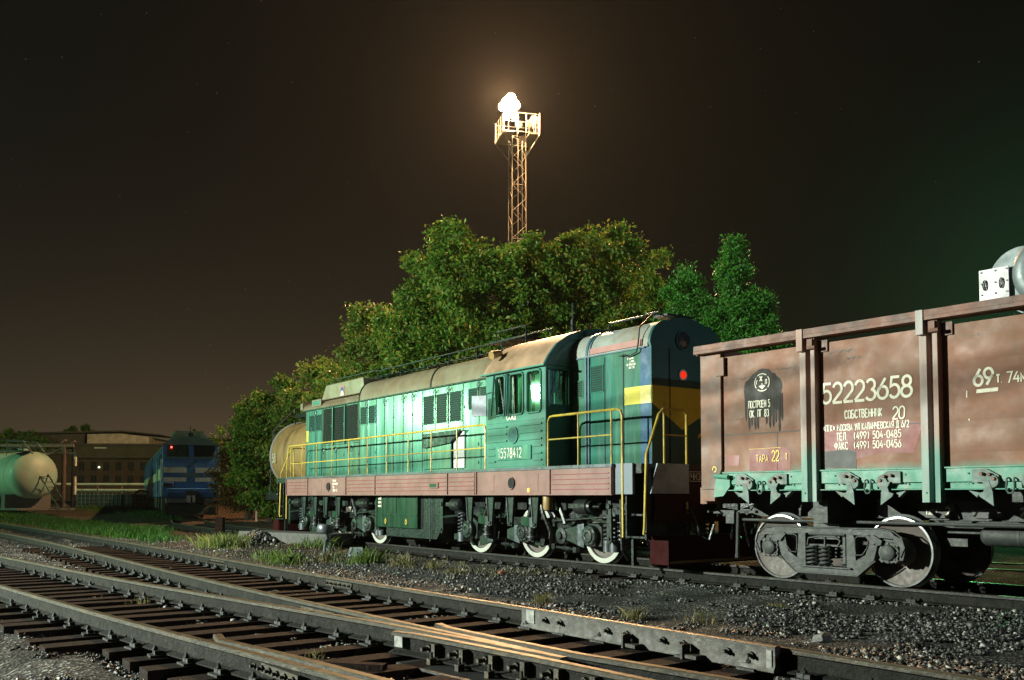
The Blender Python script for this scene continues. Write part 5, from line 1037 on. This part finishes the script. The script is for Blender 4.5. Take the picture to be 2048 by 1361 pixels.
for y in (-1.7,.0):
    pts = [(-1.8,y,3.35),(-1.8,y,4.3),(.15,y,4.2),(.15,y,3.5)]; mb.tube(pts,.03,6); mb.tube([(-1.8,y,3.85),(.15,y,3.8)],.02,5); mb.cyl((-.8,y,3.4),(-.8,y,4.25),.025,n=6); mb.tube([(.15,y,4.2),(.75,y,3.4)],.03,6)
mb.box(-1.8,.15,-1.7,0,3.58,3.62); mb.build('platform_railing','irons',st_)
# pipe gantry
gt = root('pipe_gantry', 'steel pipe gantry with a thick column and cross beam beside the storage tank', 'pipe gantry', (-29.6, 61.5, .4))
mb = MB(); mb.cyl((0,0,0),(0,0,4.1),.16,n=14); mb.build('column','brickl',gt)
mb = MB(); mb.cyl((.45,.3,0),(.45,.3,4.5),.10,n=10,m=1); mb.cyl((.75,0,.9),(.75,0,2.1),.09,n=10); mb.cyl((.75,0,2.8),(.75,0,3.4),.09,n=10); mb.cyl((.75,0,.1),(.75,0,3.8),.04,n=8,m=1); mb.build('pipe_riser',['cream','iron'],gt)
mb = MB(); mb.box(-12,.6,-.1,.1,4.05,4.25); mb.box(-12,.6,-.08,.08,3.6,3.68); mb.tube([(-1.8,0,3.2),(0,0,4.05)],.06,6)
for x in np.arange(-11,0,1.4): mb.tube([(x,0,3.65),(x+.7,0,4.1),(x+1.4,0,3.65)],.03,5)
mb.cyl((-.2,0,4.3),(.1,0,4.5),.1,n=8); mb.cyl((.5,0,4.3),(.7,0,4.45),.09,n=8); mb.build('cross_beam','rustd',gt)
lad = root('leaning_ladder', 'dark steel ladder leaning beside the storage tank', 'ladder', (-28.9, 58.6, .3))
mb = MB()
for y in (-.2,.2): mb.cyl((.85+y,y,0),(-.9+y,.6+y,2.3),.04,n=6)
for k in range(7): t = (k+.5)/7; mb.cyl((.85-1.75*t-.2,-.2+.6*t,2.3*t),(.85-1.75*t+.2,.2+.6*t,2.3*t),.02,n=5)
mb.build('ladder_frame','iron',lad)

# ------------------------------------------------------------------ factory, pipeline, crates
fa = root('factory_building', 'long low brick factory with two rows of windows and a lit roof house', 'factory', (-60, 112, .6), R(4))
def facade(x0, x1, z0, z1, wl):
    mb = MB(); mb.box(x0,x1,0,.3,z0,z1); return mb
mb = MB(); mb.box(-20,26,0,14,0,5.6); mb.build('wall','brick',fa)
mb = MB(); mb.box(7.3,26.2,-.5,14,5.2,6.7); mb.box(-20,7.3,-.2,14,5.6,6.3); mb.build('upper_wall','brickl',fa)
mb = MB(); mb.box(-20.3,26.5,-.7,14.3,6.7,6.95); mb.build('roof','froof',fa)
mb = MB(); mb.prism([(8.0,6.95),(15.4,6.95),(15.4,7.9),(12,8.3),(8.0,8.2)],'y',1.5,9); mb.build('roof_house','houselit',fa)
mb = MB(); mb.prism([(-14,6.95),(7.4,6.95),(7.4,8.3),(-14,7.9)],'y',2.2,9); mb.prism([(7.0,8.38),(12,8.55),(16.5,8.13),(16.5,8.25),(12,8.72),(-14,8.05),(-14,7.9)],'y',1.8,9.2); mb.build('roof_monitor','froof',fa)
mb = MB(); mb.box(9.6,11.0,-.53,-.5,6.35,6.5); mb.build('wall_lamp_panel','cream',fa)
for k in range(12):
    x = 7.6+1.45*k
    for z0, z1 in ((3.7,4.75),(2.25,3.1)):
        mb = MB(); mb.box(x,x+.75,-.06,.0,z0-.06,z0); mb.box(x,x+.04,-.04,0,z0,z1); mb.box(x+.71,x+.75,-.04,0,z0,z1); mb.box(x+.35,x+.39,-.035,0,z0,z1); w = mb.build('window','brick',fa); g = MB(); g.box(x+.04,x+.71,-.02,-.001,z0,z1); g.build('pane','dark',w)
mb = MB(); mb.cyl((10.1,-.2,4.1),(10.1,-.25,4.1),.10,n=10); mb.build('wall_lamp',mat('distant_lamp',(1,1,.8),emit=(.8,1,.6),estr=5),fa)
mb = MB(); mb.box(-20,26,-.1,0,2.0,2.1); mb.box(-6,5,-.12,0,4.9,5.1); mb.box(-6,5,-.12,0,5.3,5.4); mb.build('string_course','brickl',fa)
f2 = root('factory_building', 'dim factory hall seen behind the blue locomotive cab', 'factory', (-36, 128, .6), R(3))
mb = MB(); mb.box(-10,8,0,12,0,8.3); mb.build('wall','brick',f2); mb = MB(); mb.box(-10.3,8.3,-.3,12,8.3,8.6); mb.build('roof','froof',f2)
pl = root('pipeline', 'pale pipeline on low posts in front of the factory', 'pipeline', (-42, 92, .5))
mb = MB(); mb.cyl((-6,0,1.9),(9,-2,1.85),.11,n=8); mb.cyl((-1,-.5,1.3),(9,-2.2,1.25),.13,n=8); mb.build('pipe','cream',pl)
mb = MB()
for x in np.arange(-6,10,2.5): mb.box(x,x+.12,-.12*x-.9,-.12*x-.75,0,1.85)
mb.build('pipe_support','rustd',pl)
for i, (x, y, lab) in enumerate(((-33.5,74,'wire mesh crate just right of the pale pipe riser'),(-31.8,74.2,'wire mesh crate second to the right of the pipe riser'),(-30.1,74.5,'wire mesh crate nearest the rusty ring'))):
    cr = root('wire_crate', lab, 'crate', (x, y, .42), .1, 'wire crates stacked in the yard')
    mb = MB()
    for xx in np.arange(-.8,.81,.32):
        for yy in (-.5,.5): mb.box(xx-.02,xx+.02,yy-.02,yy+.02,0,1.25)
    for zz in (0,.3,.6,.9,1.2):
        for yy in (-.5,.5): mb.box(-.8,.8,yy-.015,yy+.015,zz,zz+.04)
        for xx in (-.8,.8): mb.box(xx-.015,xx+.015,-.5,.5,zz,zz+.04)
    mb.build('mesh_cage','irons',cr); mb = MB(); mb.box(-.75,.75,-.45,.45,.05,.9); mb.build('crate_load','iron',cr)
rg = root('rusty_pipe_ring', 'rusty steel ring standing on edge by the crates', 'pipe ring', (-28.6, 72, .35))
mb = MB(); mb.tube([(.62*math.cos(a),.0,.68+.62*math.sin(a)) for a in [i*math.pi/12 for i in range(24)]],.09,8,closed=True); mb.build('ring',mat('rusty_ring',(.32,.11,.04),.7),rg)
bx_ = root('slatted_box', 'wooden slatted box right of the rusty ring', 'wooden box', (-27.0, 72.5, .35))
mb = MB()
for z in (0,.25,.5,.75,1.0): mb.box(-.75,.75,-.5,.5,z,z+.18)
mb.build('slats','rustd',bx_)

# ------------------------------------------------------------------ floodlight mast
ms = root('floodlight_mast', 'tall lattice mast with a railed lamp platform and one blazing floodlight', 'floodlight mast', (.35, 60.5, 0), .25)
mb = MB(); h_ = .48; zt_ = 24.8
for sx in (-1,1):
    for sy in (-1,1): mb.cyl((sx*h_*1.15,sy*h_*1.15,0),(sx*h_*.95,sy*h_*.95,zt_),.032,n=6)
zz = 0; k = 0
while zz < zt_-.1:
    w0 = h_*(1.15-.2*zz/zt_); w1 = h_*(1.15-.2*(zz+.9)/zt_); z1 = min(zt_, zz+.9)
    for a_, b_ in (((-1,-1),(1,-1)),((1,-1),(1,1)),((1,1),(-1,1)),((-1,1),(-1,-1))):
        if k % 2: a_, b_ = b_, a_
        mb.cyl((a_[0]*w0,a_[1]*w0,zz),(b_[0]*w1,b_[1]*w1,z1),.017,n=5)
        if k % 4 == 0: mb.cyl((a_[0]*w0,a_[1]*w0,zz),(b_[0]*w0,b_[1]*w0,zz),.022,n=5)
    zz += .9; k += 1
mb.cyl((0,-.2,0),(0,-.2,zt_),.03,n=5); mb.build('lattice','mast',ms)
mb = MB(); mb.box(-1.2,-.5,-1.2,1.2,24.78,24.83); mb.box(.5,1.2,-1.2,1.2,24.78,24.83)
for x, y in ((-1.2,-1.2),(1.2,-1.2),(1.2,1.2),(-1.2,1.2)):
    mb.cyl((x,y,24.3 if x > 5 else 24.8),(x,y,26.2),.04,n=6); mb.cyl((x,y,24.78),(x*.35,y*.35,23.4),.035,n=6)
for z in (24.85,25.5,26.1): mb.tube([(-1.2,-1.2,z),(1.2,-1.2,z),(1.2,1.2,z),(-1.2,1.2,z)],.018,5,closed=True)
for x in np.arange(-.9,1.0,.6):
    for y in (-1.2,1.2): mb.cyl((x,y,24.8),(x,y,26.1),.016,n=4); mb.cyl((y,x,24.8),(y,x,26.1),.016,n=4)
mb.build('platform','mast',ms)
for i, (x, y, z) in enumerate(((-1.2,-1.3,26.4),(-.5,-1.35,26.4),(.4,1.2,26.3),(1.0,.6,26.2),(.9,-.8,25.9),(.1,-1.0,24.4))):
    mb = MB(); mb.lathe([(.08,.25),(.16,.2),(.24,.05),(.26,0)],(x,y,z),(0.2,.9,.45),14); mb.cyl((x,y+.05,z-.05),(x,y+.1,z-.6),.03,n=6); mb.build('floodlight','mast',ms)
for x, y, z, r_ in ((-.95,-1.15,26.65,.95),(-.50,-1.2,26.55,.8),(-.72,-1.15,27.0,.75),(-1.25,-1.0,26.45,.6),(-.75,-1.2,26.1,.8),(-.45,-1.2,25.75,.5),(-1.0,-1.2,25.8,.5)):
    mb = MB(); mb.lathe([(0,-.30*r_),(.22*r_,-.24*r_),(.36*r_,-.1*r_),(.42*r_,0),(.36*r_,.14*r_),(.0,.2*r_)],(x,y,z),(0,1,.2),20); mb.build('lamp_glass_bloom','glow',ms)  # lamp heads enlarged into a glowing cluster that imitates bloom

# ------------------------------------------------------------------ trees
def leaves(centers, radii, counts, size, aspect=.5, droop=.4, flat=.7):
    C_ = np.repeat(centers, counts, 0); Rr = np.repeat(radii, counts)[:,None]
    P = C_+np.clip(rng.normal(size=C_.shape),-1.9,1.9)*Rr*np.array([1,1,flat])*.42
    n = len(P); d = rng.normal(size=(n,3)); d[:,2] -= droop; d /= np.linalg.norm(d,axis=1,keepdims=True)
    q = rng.normal(size=(n,3)); s_ = np.cross(d,q); s_ /= np.linalg.norm(s_,axis=1,keepdims=True)
    L_ = size*rng.uniform(.6,1.3,(n,1)); Wd = L_*aspect
    V = np.stack([P, P+d*L_*.5+s_*Wd*.5, P+d*L_, P+d*L_*.5-s_*Wd*.5], 1).reshape(-1,3)
    return V, np.arange(4*n).reshape(-1,4)
def tree(name, label, cat, x, y, H, blobs, nclump, nleaf, size, mt, trunk_r=.18, aspect=.5, group=None, z0=None, crad=.55, flat=.7, droop=.4, shell=.55):
    z0 = float(GH(x,y))-.1 if z0 is None else z0
    t = root(name, label, cat, (x,y,z0), 0, group); cs = []
    wts = np.array([b[3]*b[4]*b[5] for b in blobs])**.67; wts /= wts.sum()
    for b, w in zip(blobs, wts):
        k = max(4, int(nclump*w)); d = rng.normal(size=(k,3)); d /= np.linalg.norm(d,axis=1,keepdims=True); r = rng.uniform(shell,1.02,(k,1))
        cs.append(np.array(b[:3])+d*r*np.array(b[3:6]))
    for _ in range(int(len(blobs)*5)):
        b = blobs[rng.integers(len(blobs))]; d = rng.normal(size=3); d[2] = abs(d[2]); d /= np.linalg.norm(d); st = np.array(b[:3])+d*np.array(b[3:6]); k = rng.integers(2,5); cs.append(st+d*np.linspace(.05,.22+.2*rng.random(),k)[:,None]*min(1.0,b[3]*.55))
    cs = np.concatenate(cs); cs[:,2] = np.maximum(cs[:,2], .4); rad = rng.uniform(.6,1.3,len(cs))*crad
    cnt = np.maximum(6, (nleaf/len(cs)*rng.uniform(.5,1.6,len(cs)))).astype(int)
    Vv, Ff = leaves(cs, rad, cnt, size, aspect, droop, flat)
    fast_mesh('crown', Vv, Ff, mt, t)
    mb = MB(); ht = H*.45; mb.tube([(0,0,0),(.05,.03,ht*.4),(-.06,.05,ht),(0,0,H*.75)], [trunk_r*1.3,trunk_r,trunk_r*.75,trunk_r*.2], 8)
    for c_ in cs[rng.choice(len(cs), min(26,len(cs)), replace=False)]:
        s0 = np.array([0,0,min(H*.7, max(.6,c_[2]*.55))]); m_ = (s0+c_)/2+np.array([0,0,.15*H*.3]); mb.tube([tuple(s0),tuple(m_),tuple(c_)],[trunk_r*.4,trunk_r*.22,.015],5)
    mb.build('trunk','bark',t); return t
tree('walnut_tree','tall leafy tree left of the floodlight mast, behind the locomotive cab','tree',-1.9,36,11.4,[(-.2,0,8.7,2.4,2.0,2.6),(-1.2,0,5.4,2.2,2,2.8),(1.2,0,6.6,1.9,1.8,2.9),(-1.7,0,7.6,1.3,1.5,1.9),(.3,0,10.2,1.7,1.3,1.6),(2.1,0,9.9,1.4,1.2,1.8),(2.2,0,7.5,1.5,1.4,2),(0,0,3,2.8,2,2.2)],380,84000,.185,'leaf',aspect=.42)
tree('walnut_tree','broad leafy tree right of the floodlight mast with yellow-tinted leaves','tree',2.9,37.5,11.6,[(-.5,0,9.9,2.1,1.7,2.3),(1.5,0,9.3,2.0,1.8,2.4),(-1.2,0,6.5,2.1,2,3),(2.6,0,7.4,1.5,1.5,2.1),(.8,0,5.0,2.8,2,3.2),(.4,0,11.0,1.5,1.2,1.4),(-1.7,0,9.3,1.5,1.3,2.0)],390,86000,.18,'leaf5',aspect=.42)
tree('birch_tree','yellow-green feathery tree above the middle of the green locomotive','tree',-6.2,41,9.6,[(-.2,0,6.4,1.8,1.6,2.7),(-1.0,0,5.0,1.6,1.5,2.4),(1.1,0,5.6,1.6,1.5,2.6),(0,0,8.2,.9,.9,1.4),(.2,0,3,2.4,1.8,2.3)],260,32000,.19,'leaf2')
tree('birch_tree','green tree behind the long hood, right of the feathery tree','tree',-3.7,40,8.9,[(0,0,5.5,1.9,1.8,3.0),(.2,0,7.2,1.2,1.2,1.6),(0,0,3,2.2,1.8,2.2)],230,30000,.21,'leaf')
tree('birch_tree','pale green tree above the left end of the green locomotive','tree',-9.2,44,8.0,[(0,0,5.2,1.7,1.5,2.3),(.7,0,6.3,.9,1,1.4),(-.8,0,4.4,1.4,1.4,1.9),(0,0,2.4,2.3,1.8,1.9)],220,27000,.19,'leaf2')
tree('poplar_tree','green tree left of the ochre tank wagon','tree',-11.7,45,7.0,[(0,0,4.6,1.5,1.4,2.2),(.6,0,5.6,.8,.9,1.2),(-.7,0,3.4,1.3,1.3,1.9),(0,0,2.0,1.9,1.5,1.7)],200,24000,.19,'leaf')
tree('maple_tree','tree with orange lamplight in its leaf colour at the left end of the tree row beside the blue locomotive','tree',-14.1,50,5.4,[(0,0,3.4,1.5,1.4,1.8),(.5,0,4.3,1.1,1.1,1.1),(-.3,0,2.1,1.5,1.4,1.6)],200,22000,.17,'leaf4')
tree('young_tree','slender sapling top showing above the blue locomotive','tree',-18.3,58,5.6,[(0,0,4.2,.45,.4,1.3)],26,900,.17,'leaf2',trunk_r=.06,crad=.3)
tree('juniper_tree','lower bushy conifer behind the short hood of the locomotive','conifer',5.9,34,7.9,[(0,0,5.6,1.5,1.3,1.9),(-1.1,0,4.6,1.2,1.1,1.6),(.9,0,4.6,1.2,1.1,1.6),(0,0,2.8,2.2,1.4,1.8)],300,40000,.15,'leaf3',aspect=.4,crad=.4,droop=-.6)
tree('conifer_tree','narrow dark green conifer nearest the locomotive nose','conifer',6.45,33,10.1,[(-.12,0,9.0,.30,.25,.7),(-.2,0,8.1,.62,.5,1.1),(-.35,0,7.2,.5,.5,.7),(.15,0,6.8,.65,.6,.9),(-.1,0,6.0,.95,.8,1.3),(.4,0,5.0,1.3,.9,1.5),(.1,0,3.2,1.5,1.2,1.7)],300,60000,.115,'leaf3',aspect=.42,crad=.42,droop=-.6)
tree('conifer_tree','tallest pointed conifer just left of the rust red wagon','conifer',8.0,32.5,10.6,[(-.15,0,9.6,.20,.25,.8),(-.12,0,8.7,.42,.4,1.2),(-.05,0,7.6,.85,.6,1.2),(-.75,0,7.3,.4,.4,.8),(.55,0,7.9,.4,.4,.6),(1.5,0,5.4,.45,.5,.9),(.5,0,5.8,1.2,1,1.6),(.75,0,7.1,.5,.4,.9),(1.2,0,6.1,.5,.5,.9),(-.6,0,6.4,.5,.5,1.1),(.3,0,3.4,1.6,1.2,1.7)],420,90000,.115,'leaf3',aspect=.42,crad=.42,droop=-.6)
tree('bush','dark bushy undergrowth left of the green locomotive','bush',-13.6,52,2.8,[(0,0,1.2,1.5,1.2,1.2),(2.4,-1,1.0,1.5,1.2,1.1)],90,6000,.15,'leaf4',trunk_r=.05)
tree('round_tree','dark round tree behind the storage tank','tree',-59,112,8.2,[(0,0,6.0,2.6,2,2.0),(1.4,0,5.6,1.8,1.6,1.5)],100,7000,.38,'leaf',z0=1.0)
for i, (x, y, l_) in enumerate(((-62,130,'leftmost of three poplars on the skyline behind the factory roof'),(-60,131,'middle one of three poplars on the skyline behind the factory roof'),(-57.8,130,'rightmost of three poplars on the skyline behind the factory roof'))):
    tree('poplar_tree', l_, 'tree', x, y, 10.4, [(0,0,7.2,1.1,1,3.0)], 40, 2600, .42, 'leaf', z0=.6, group='poplars behind the factory')

# ------------------------------------------------------------------ grass and weeds
def blades(xy, hmin, hmax, w, mt, name, lean=.35, label=None, kind=None, parent=None):
    n = len(xy); z = GH(xy[:,0], xy[:,1])-.01; a = rng.uniform(0,2*np.pi,n); h = rng.uniform(hmin,hmax,n); l_ = rng.normal(size=(n,2))*lean*h[:,None]
    B = np.stack([xy[:,0],xy[:,1],z],1); sd = np.stack([np.cos(a),np.sin(a),np.zeros(n)],1)*(w*.5)
    T = B+np.stack([l_[:,0],l_[:,1],h],1); Md = B+np.stack([l_[:,0]*.35,l_[:,1]*.35,h*.6],1)
    V = np.stack([B-sd,B+sd,Md+sd*.8,T,Md-sd*.8],1).reshape(-1,3); F = np.arange(5*n).reshape(-1,5)
    return fast_mesh(name, V, F, mt, parent)
xy = np.stack([rng.uniform(-34,-5,260000), rng.uniform(20,84,260000)],1)
keep = (rng.random(len(xy)) < cover(xy[:,0],xy[:,1])[0]**1.3*np.clip(40/xy[:,1],.3,1)) & (np.abs(xy[:,0]/xy[:,1]) < .62)
xy = xy[keep][:70000]
g = blades(xy, .06, .26, .022, 'grass', 'grass'); tag(g, 'short green grass on the open ground at the left', 'grass', kind='stuff')
def clump(name, label, x, y, r, n, h0, h1, mt, cat='weed', group=None, w=.012, lean=.45):
    p = rng.normal(size=(n,2))*r*.5+np.array([x,y]); o = blades(p, h0, h1, w, mt, name, lean); tag(o, label, cat, group); return o
clump('grass_tussock','large pale tussock of tall grass beyond the far rail',-7.2,23.2,.55,900,-.0+.12,.42,'tussock',w=.014,lean=.42)
wd = [(-4.75,18.6,.35,420,.10,.34,'weeds left of the points lever'),(-4.25,17.7,.32,460,.08,.30,'low green weeds nearest the far rail, left of the lever'),(-3.6,18.2,.25,260,.10,.30,'weeds at the foot of the points lever'),(-2.75,17.6,.33,520,.10,.42,'tall green weeds right of the small white marker'),(-2.0,16.9,.25,220,.10,.32,'green weed patch in front of the locomotive fuel tank'),(-4.9,23.2,.5,420,.12,.40,'weeds beside the concrete slab'),(-1.35,16.2,.2,110,.08,.26,'sparse weed by the rail, right of the tall weeds')]
for x, y, r_, n_, a, b, l_ in wd: clump('weed_clump', 'clump of '+l_ if not l_.startswith('low') else l_, x, y, r_, int(n_*.6), a*.8, b*.9, 'dry' if n_ < 300 else 'weed', group='weeds between the tracks')
dr = [(-.9,14.9,.22,260,.05,.14,'dry straw tuft in front of the middle bogie'),(.36,10.95,.12,130,.05,.22,'dry tuft behind the far rail near the white paint mark'),(1.27,9.85,.12,150,.05,.20,'dry tuft behind the tall guard rail'),(1.9,9.4,.2,70,.06,.26,'thin dry stalks right of the guard rail tuft'),(3.0,10.6,.12,90,.03,.08,'low yellowish tuft below the wagon bogie'),(-1.70,8.05,.10,60,.05,.16,'small yellow sprouts between the crossing rails'),(-4.75,12.0,.12,80,.06,.2,'thin weed beside the rail on the left')]
for x, y, r_, n_, a, b, l_ in dr: clump('dry_tuft', l_, x, y, r_, int(n_*.7), a, b*.85, 'dry', 'dry grass', 'dry tufts among the tracks', w=.007)
xy = np.stack([rng.uniform(-7,1,9000), rng.uniform(14,27,9000)],1); u_ = xy@U; n_ = xy@NN; dd, _ = lat(xy[:,0],xy[:,1])
kp = (n_ > 6.6) & (np.abs(dd) > 1.9) & (vnoise(xy[:,0],xy[:,1],1.1,31) > .58) & (dd < 0); g = blades(xy[kp], .03, .12, .010, 'dry', 'sparse_grass'); tag(g, 'sparse dry grass scattered on the dirt between the tracks', 'grass', kind='stuff')

# ------------------------------------------------------------------ broken stone ballast
def stones(x, y, size, name, mt, label, sink=.3):
    n = len(x); z = GH(x,y); base = np.array([(-1,-1,-1),(1,-1,-1),(1,1,-1),(-1,1,-1),(-1,-1,1),(1,-1,1),(1,1,1),(-1,1,1)],float)*.5
    V = base[None]*rng.uniform(.55,1.1,(n,1,3))+rng.normal(size=(n,8,3))*.13; a = rng.uniform(0,6.28,n); b = rng.normal(size=n)*.5
    ca, sa = np.cos(a)[:,None], np.sin(a)[:,None]; X_ = V[...,0]*ca-V[...,1]*sa; Y_ = V[...,0]*sa+V[...,1]*ca; Z_ = V[...,2]*.7
    cb, sb = np.cos(b)[:,None], np.sin(b)[:,None]; X2 = X_*cb+Z_*sb; Z2 = -X_*sb+Z_*cb
    s_ = size[:,None]; V = np.stack([x[:,None]+X2*s_, y[:,None]+Y_*s_, z[:,None]+(Z2+sink)*s_],-1).reshape(-1,3)
    q = np.array([(0,3,2,1),(4,5,6,7),(0,1,5,4),(1,2,6,5),(2,3,7,6),(3,0,4,7)]); F = (q[None]+8*np.arange(n)[:,None,None]).reshape(-1,4)
    o = fast_mesh(name, V, F, mt); tag(o, label, 'gravel', kind='stuff'); return o
ms_ = leafmat('stone_mix', [(.012,.013,.013),(.016,.017,.0165),(.020,.022,.021),(.025,.027,.026),(.030,.032,.030),(.036,.038,.035),(.044,.046,.042),(.052,.052,.048),(.06,.06,.056),(.075,.075,.07),(.10,.10,.093),(.14,.14,.13),(.34,.34,.31),(.34,.34,.31)], 0.0)
nst = 130000
rr_ = rng.uniform(5.0**.5, 30**.5, nst)**2; th = rng.uniform(-.60,.60,nst); x = rr_*th*1.05; y = rr_
u_ = .6*x-.8*y; n_ = .8*x+.6*y; dd, _ = lat(x,y); dens = vnoise(x,y,.9,21)*.7+vnoise(x,y,3.1,22)*.45
keep = np.where(n_ > r1(u_)+.15, dens > .50, np.where(n_ < r4(u_)-.5, dens > .62, dens > .42)) & (np.abs(dd) > 1.2) & (dd < 0)
x, y = x[keep], y[keep]; sz = np.clip(rng.lognormal(-3.95,.42,len(x)), .011, .06)
stones(x, y, sz, 'gravel', ms_, 'loose broken stone ballast around the tracks')
# heap by the slab
a = rng.uniform(0,6.28,900); r_ = np.abs(rng.normal(size=900))*.5; x = -6.9+r_*np.cos(a); y = 25.3+r_*np.sin(a)
hp = stones(x, y, rng.uniform(.04,.09,900), 'stone_heap', ms_, 'small heap of broken stone against the concrete slab'); 
co = np.empty(len(hp.data.vertices)*3); hp.data.vertices.foreach_get('co', co); co = co.reshape(-1,3); co[:,2] += np.maximum(0,.30-.38*np.hypot(co[:,0]+6.9,co[:,1]-25.3)); hp.data.vertices.foreach_set('co', co.ravel())
for (x, y, s_, m_, l_, nm) in ((2.72,8.25,.16,'stone','pale grey rock by the painted guard rail end','rock'),(3.96,8.85,.10,'stone','whitish stone on the gravel at the right','stone'),(-.17,15.0,.12,'brickred','piece of red brick on the dirt below the locomotive','brick_piece'),(2.55,8.12,.05,'white','small white pebble beside the grey rock','pebble'),(-2.6,8.6,.06,'white','small white stone on a sleeper left of the crossing','stone')):
    mb = MB(); mb.lathe([(0,-.4),(.5,-.3),(.62,0),(.45,.3),(0,.42)],(0,0,.2),(0,0,1),7); o = mb.build(nm, m_, None, smooth=False)
    for v in o.data.vertices: v.co += Vector([random.uniform(-.12,.12) for _ in range(3)])
    o.scale = (s_,s_,s_); o.location = (x,y,float(GH(x,y))-.02); tag(o, l_, 'brick' if 'brick' in nm else 'stone')
mb = MB(); mb.obox((0,0,.08),(.20,.10,.09),(0,0,.4)); 

# ------------------------------------------------------------------ small yard things
lv = root('points_lever', 'cast iron points lever stand with a round weight, in the weeds', 'points lever', (-3.71,18.79,-.10), .35)
mb = MB(); mb.prism([(-.16,-.30),(.16,-.30),(.10,.12),(-.10,.12)],'z',0,.05); mb.prism([(-.13,.05),(-.25,-.3),(-.1,-.3),(.02,.05)],'z',.05,.08); mb.build('base_plate','irons',lv)
mb = MB(); mb.tube([(.0,0,.04),(.04,0,.2),(.07,0,.42)],.028,8); mb.tube([(-.10,0,.04),(-.06,0,.2),(-.04,0,.42)],.028,8); mb.tube([(-.04,0,.42),(0,0,.50),(.05,0,.42)],.035,8); mb.cyl((0,0,.46),(-.03,0,.60),.045,n=10); mb.build('stand','irons',lv)
mb = MB(); mb.lathe([(.06,0),(.15,.02),(.17,.06),(.17,.16),(.15,.19),(0,.19)],(-.05,0,.56),(.1,0,1),20); mb.build('weight','irons',lv)
mk = root('ground_marker', 'small grey-blue box marker with white corners, in the weeds', 'marker', (-3.22,19.3,-.12), .2)
mb = MB(); mb.prism([(-.14,0),(.14,0),(.15,.22),(.12,.28),(-.12,.28),(-.15,.22)],'y',-.05,.05); mb.build('marker_plate','pgrey',mk,bev=.01)
mb = MB(); mb.prism([(-.15,.15),(-.10,.20),(-.08,.285),(-.12,.285),(-.152,.22)],'y',-.056,-.0505); mb.prism([(.15,.20),(.04,.285),(.12,.285)],'y',-.056,-.0505); mb.build('white_corner','white',mk)
mb = MB(); mb.cyl((.02,-.05,.17),(.02,-.06,.17),.014,n=8); mb.build('hole','dark',mk)
sl = root('concrete_slab', 'broken concrete platform slab lying between the tracks', 'concrete slab', (-5.9,25.4,-.06), -.66)
mb = MB(); mb.box(-1.9,1.8,-.45,.45,0,.30); mb.build('slab','concrete',sl,bev=.02)
o = MB().box(-.14,.14,-.14,.14,0,.62).build('timber_stump','sleeper',None,bev=.02); o.location = (-10.2,32.6,-.15); tag(o,'dark square timber stump in the grass near the tank wagon','timber stump')
for (x, y, h_, l_) in ((-12.6,46,.7,'thin pale post beside the track left of the ochre tank wagon'),):
    o = MB().cyl((0,0,0),(0,0,h_),.04,n=8).build('marker_post','cream',None); o.location = (x,y,float(GH(x,y))); tag(o,l_,'post')
o = MB().obox((0,0,.02),(1.1,.10,.04)).build('loose_board','sleeper',None); o.location = (-1.52,7.45,-.12); o.rotation_euler = (0,.01,-.25); tag(o,'loose weathered board between the crossing rails','board')
KL = Vector((-26, 9, 7.6))
for nm, pts_, t in (('upper', ((lw(WC,-6.3,-1.46),2.62),(lw(WC,-1.2,-1.46),2.98)), .50), ('middle', ((lw(WC,-6.3,-1.46),2.30),(lw(WC,-1.2,-1.46),2.78)), .5), ('lower', ((lw(LC,5.0,-.95),2.95),(lw(LC,7.6,-.95),3.12)), .55), ('lowest', ((lw(LC,-1,-.95),2.15),(lw(LC,7.6,-.95),2.72)), .55)):
    A_, B2 = [KL.lerp(Vector((p[0],p[1],z)), t) for p, z in pts_]; d = (B2-A_); mb = MB(); a = A_-d*.8; b = B2+d*.5
    mb.tube([a+(b-a)*k/10-Vector((0,0,.25*4*(k/10)*(1-k/10)*.4)) for k in range(11)], .026, 6)
    o = mb.build('overhead_cable', 'iron', None); tag(o, 'black overhead cable, the %s of four strung beside the floodlight' % nm, 'cable', 'overhead cables')
# ------------------------------------------------------------------ night haze lit by the yard lamps
hz = MB().box(-330, 330, -80, 380, -1.6, 60).build('haze', bpy.data.materials.new('haze_air'), None, smooth=False)
hm = hz.data.materials[0]; hm.use_nodes = True; hn = hm.node_tree.nodes; hl_ = hm.node_tree.links; hn.remove(hn['Principled BSDF'])
pv = hn.new('ShaderNodeVolumePrincipled'); pv.inputs['Color'].default_value = (.85,.85,.85,1); pv.inputs['Density'].default_value = HAZE; pv.inputs['Anisotropy'].default_value = .55
hl_.new(pv.outputs[0], hn['Material Output'].inputs['Volume']); tag(hz, 'thin night haze over the yard', None, None, 'stuff')
#@@PART4
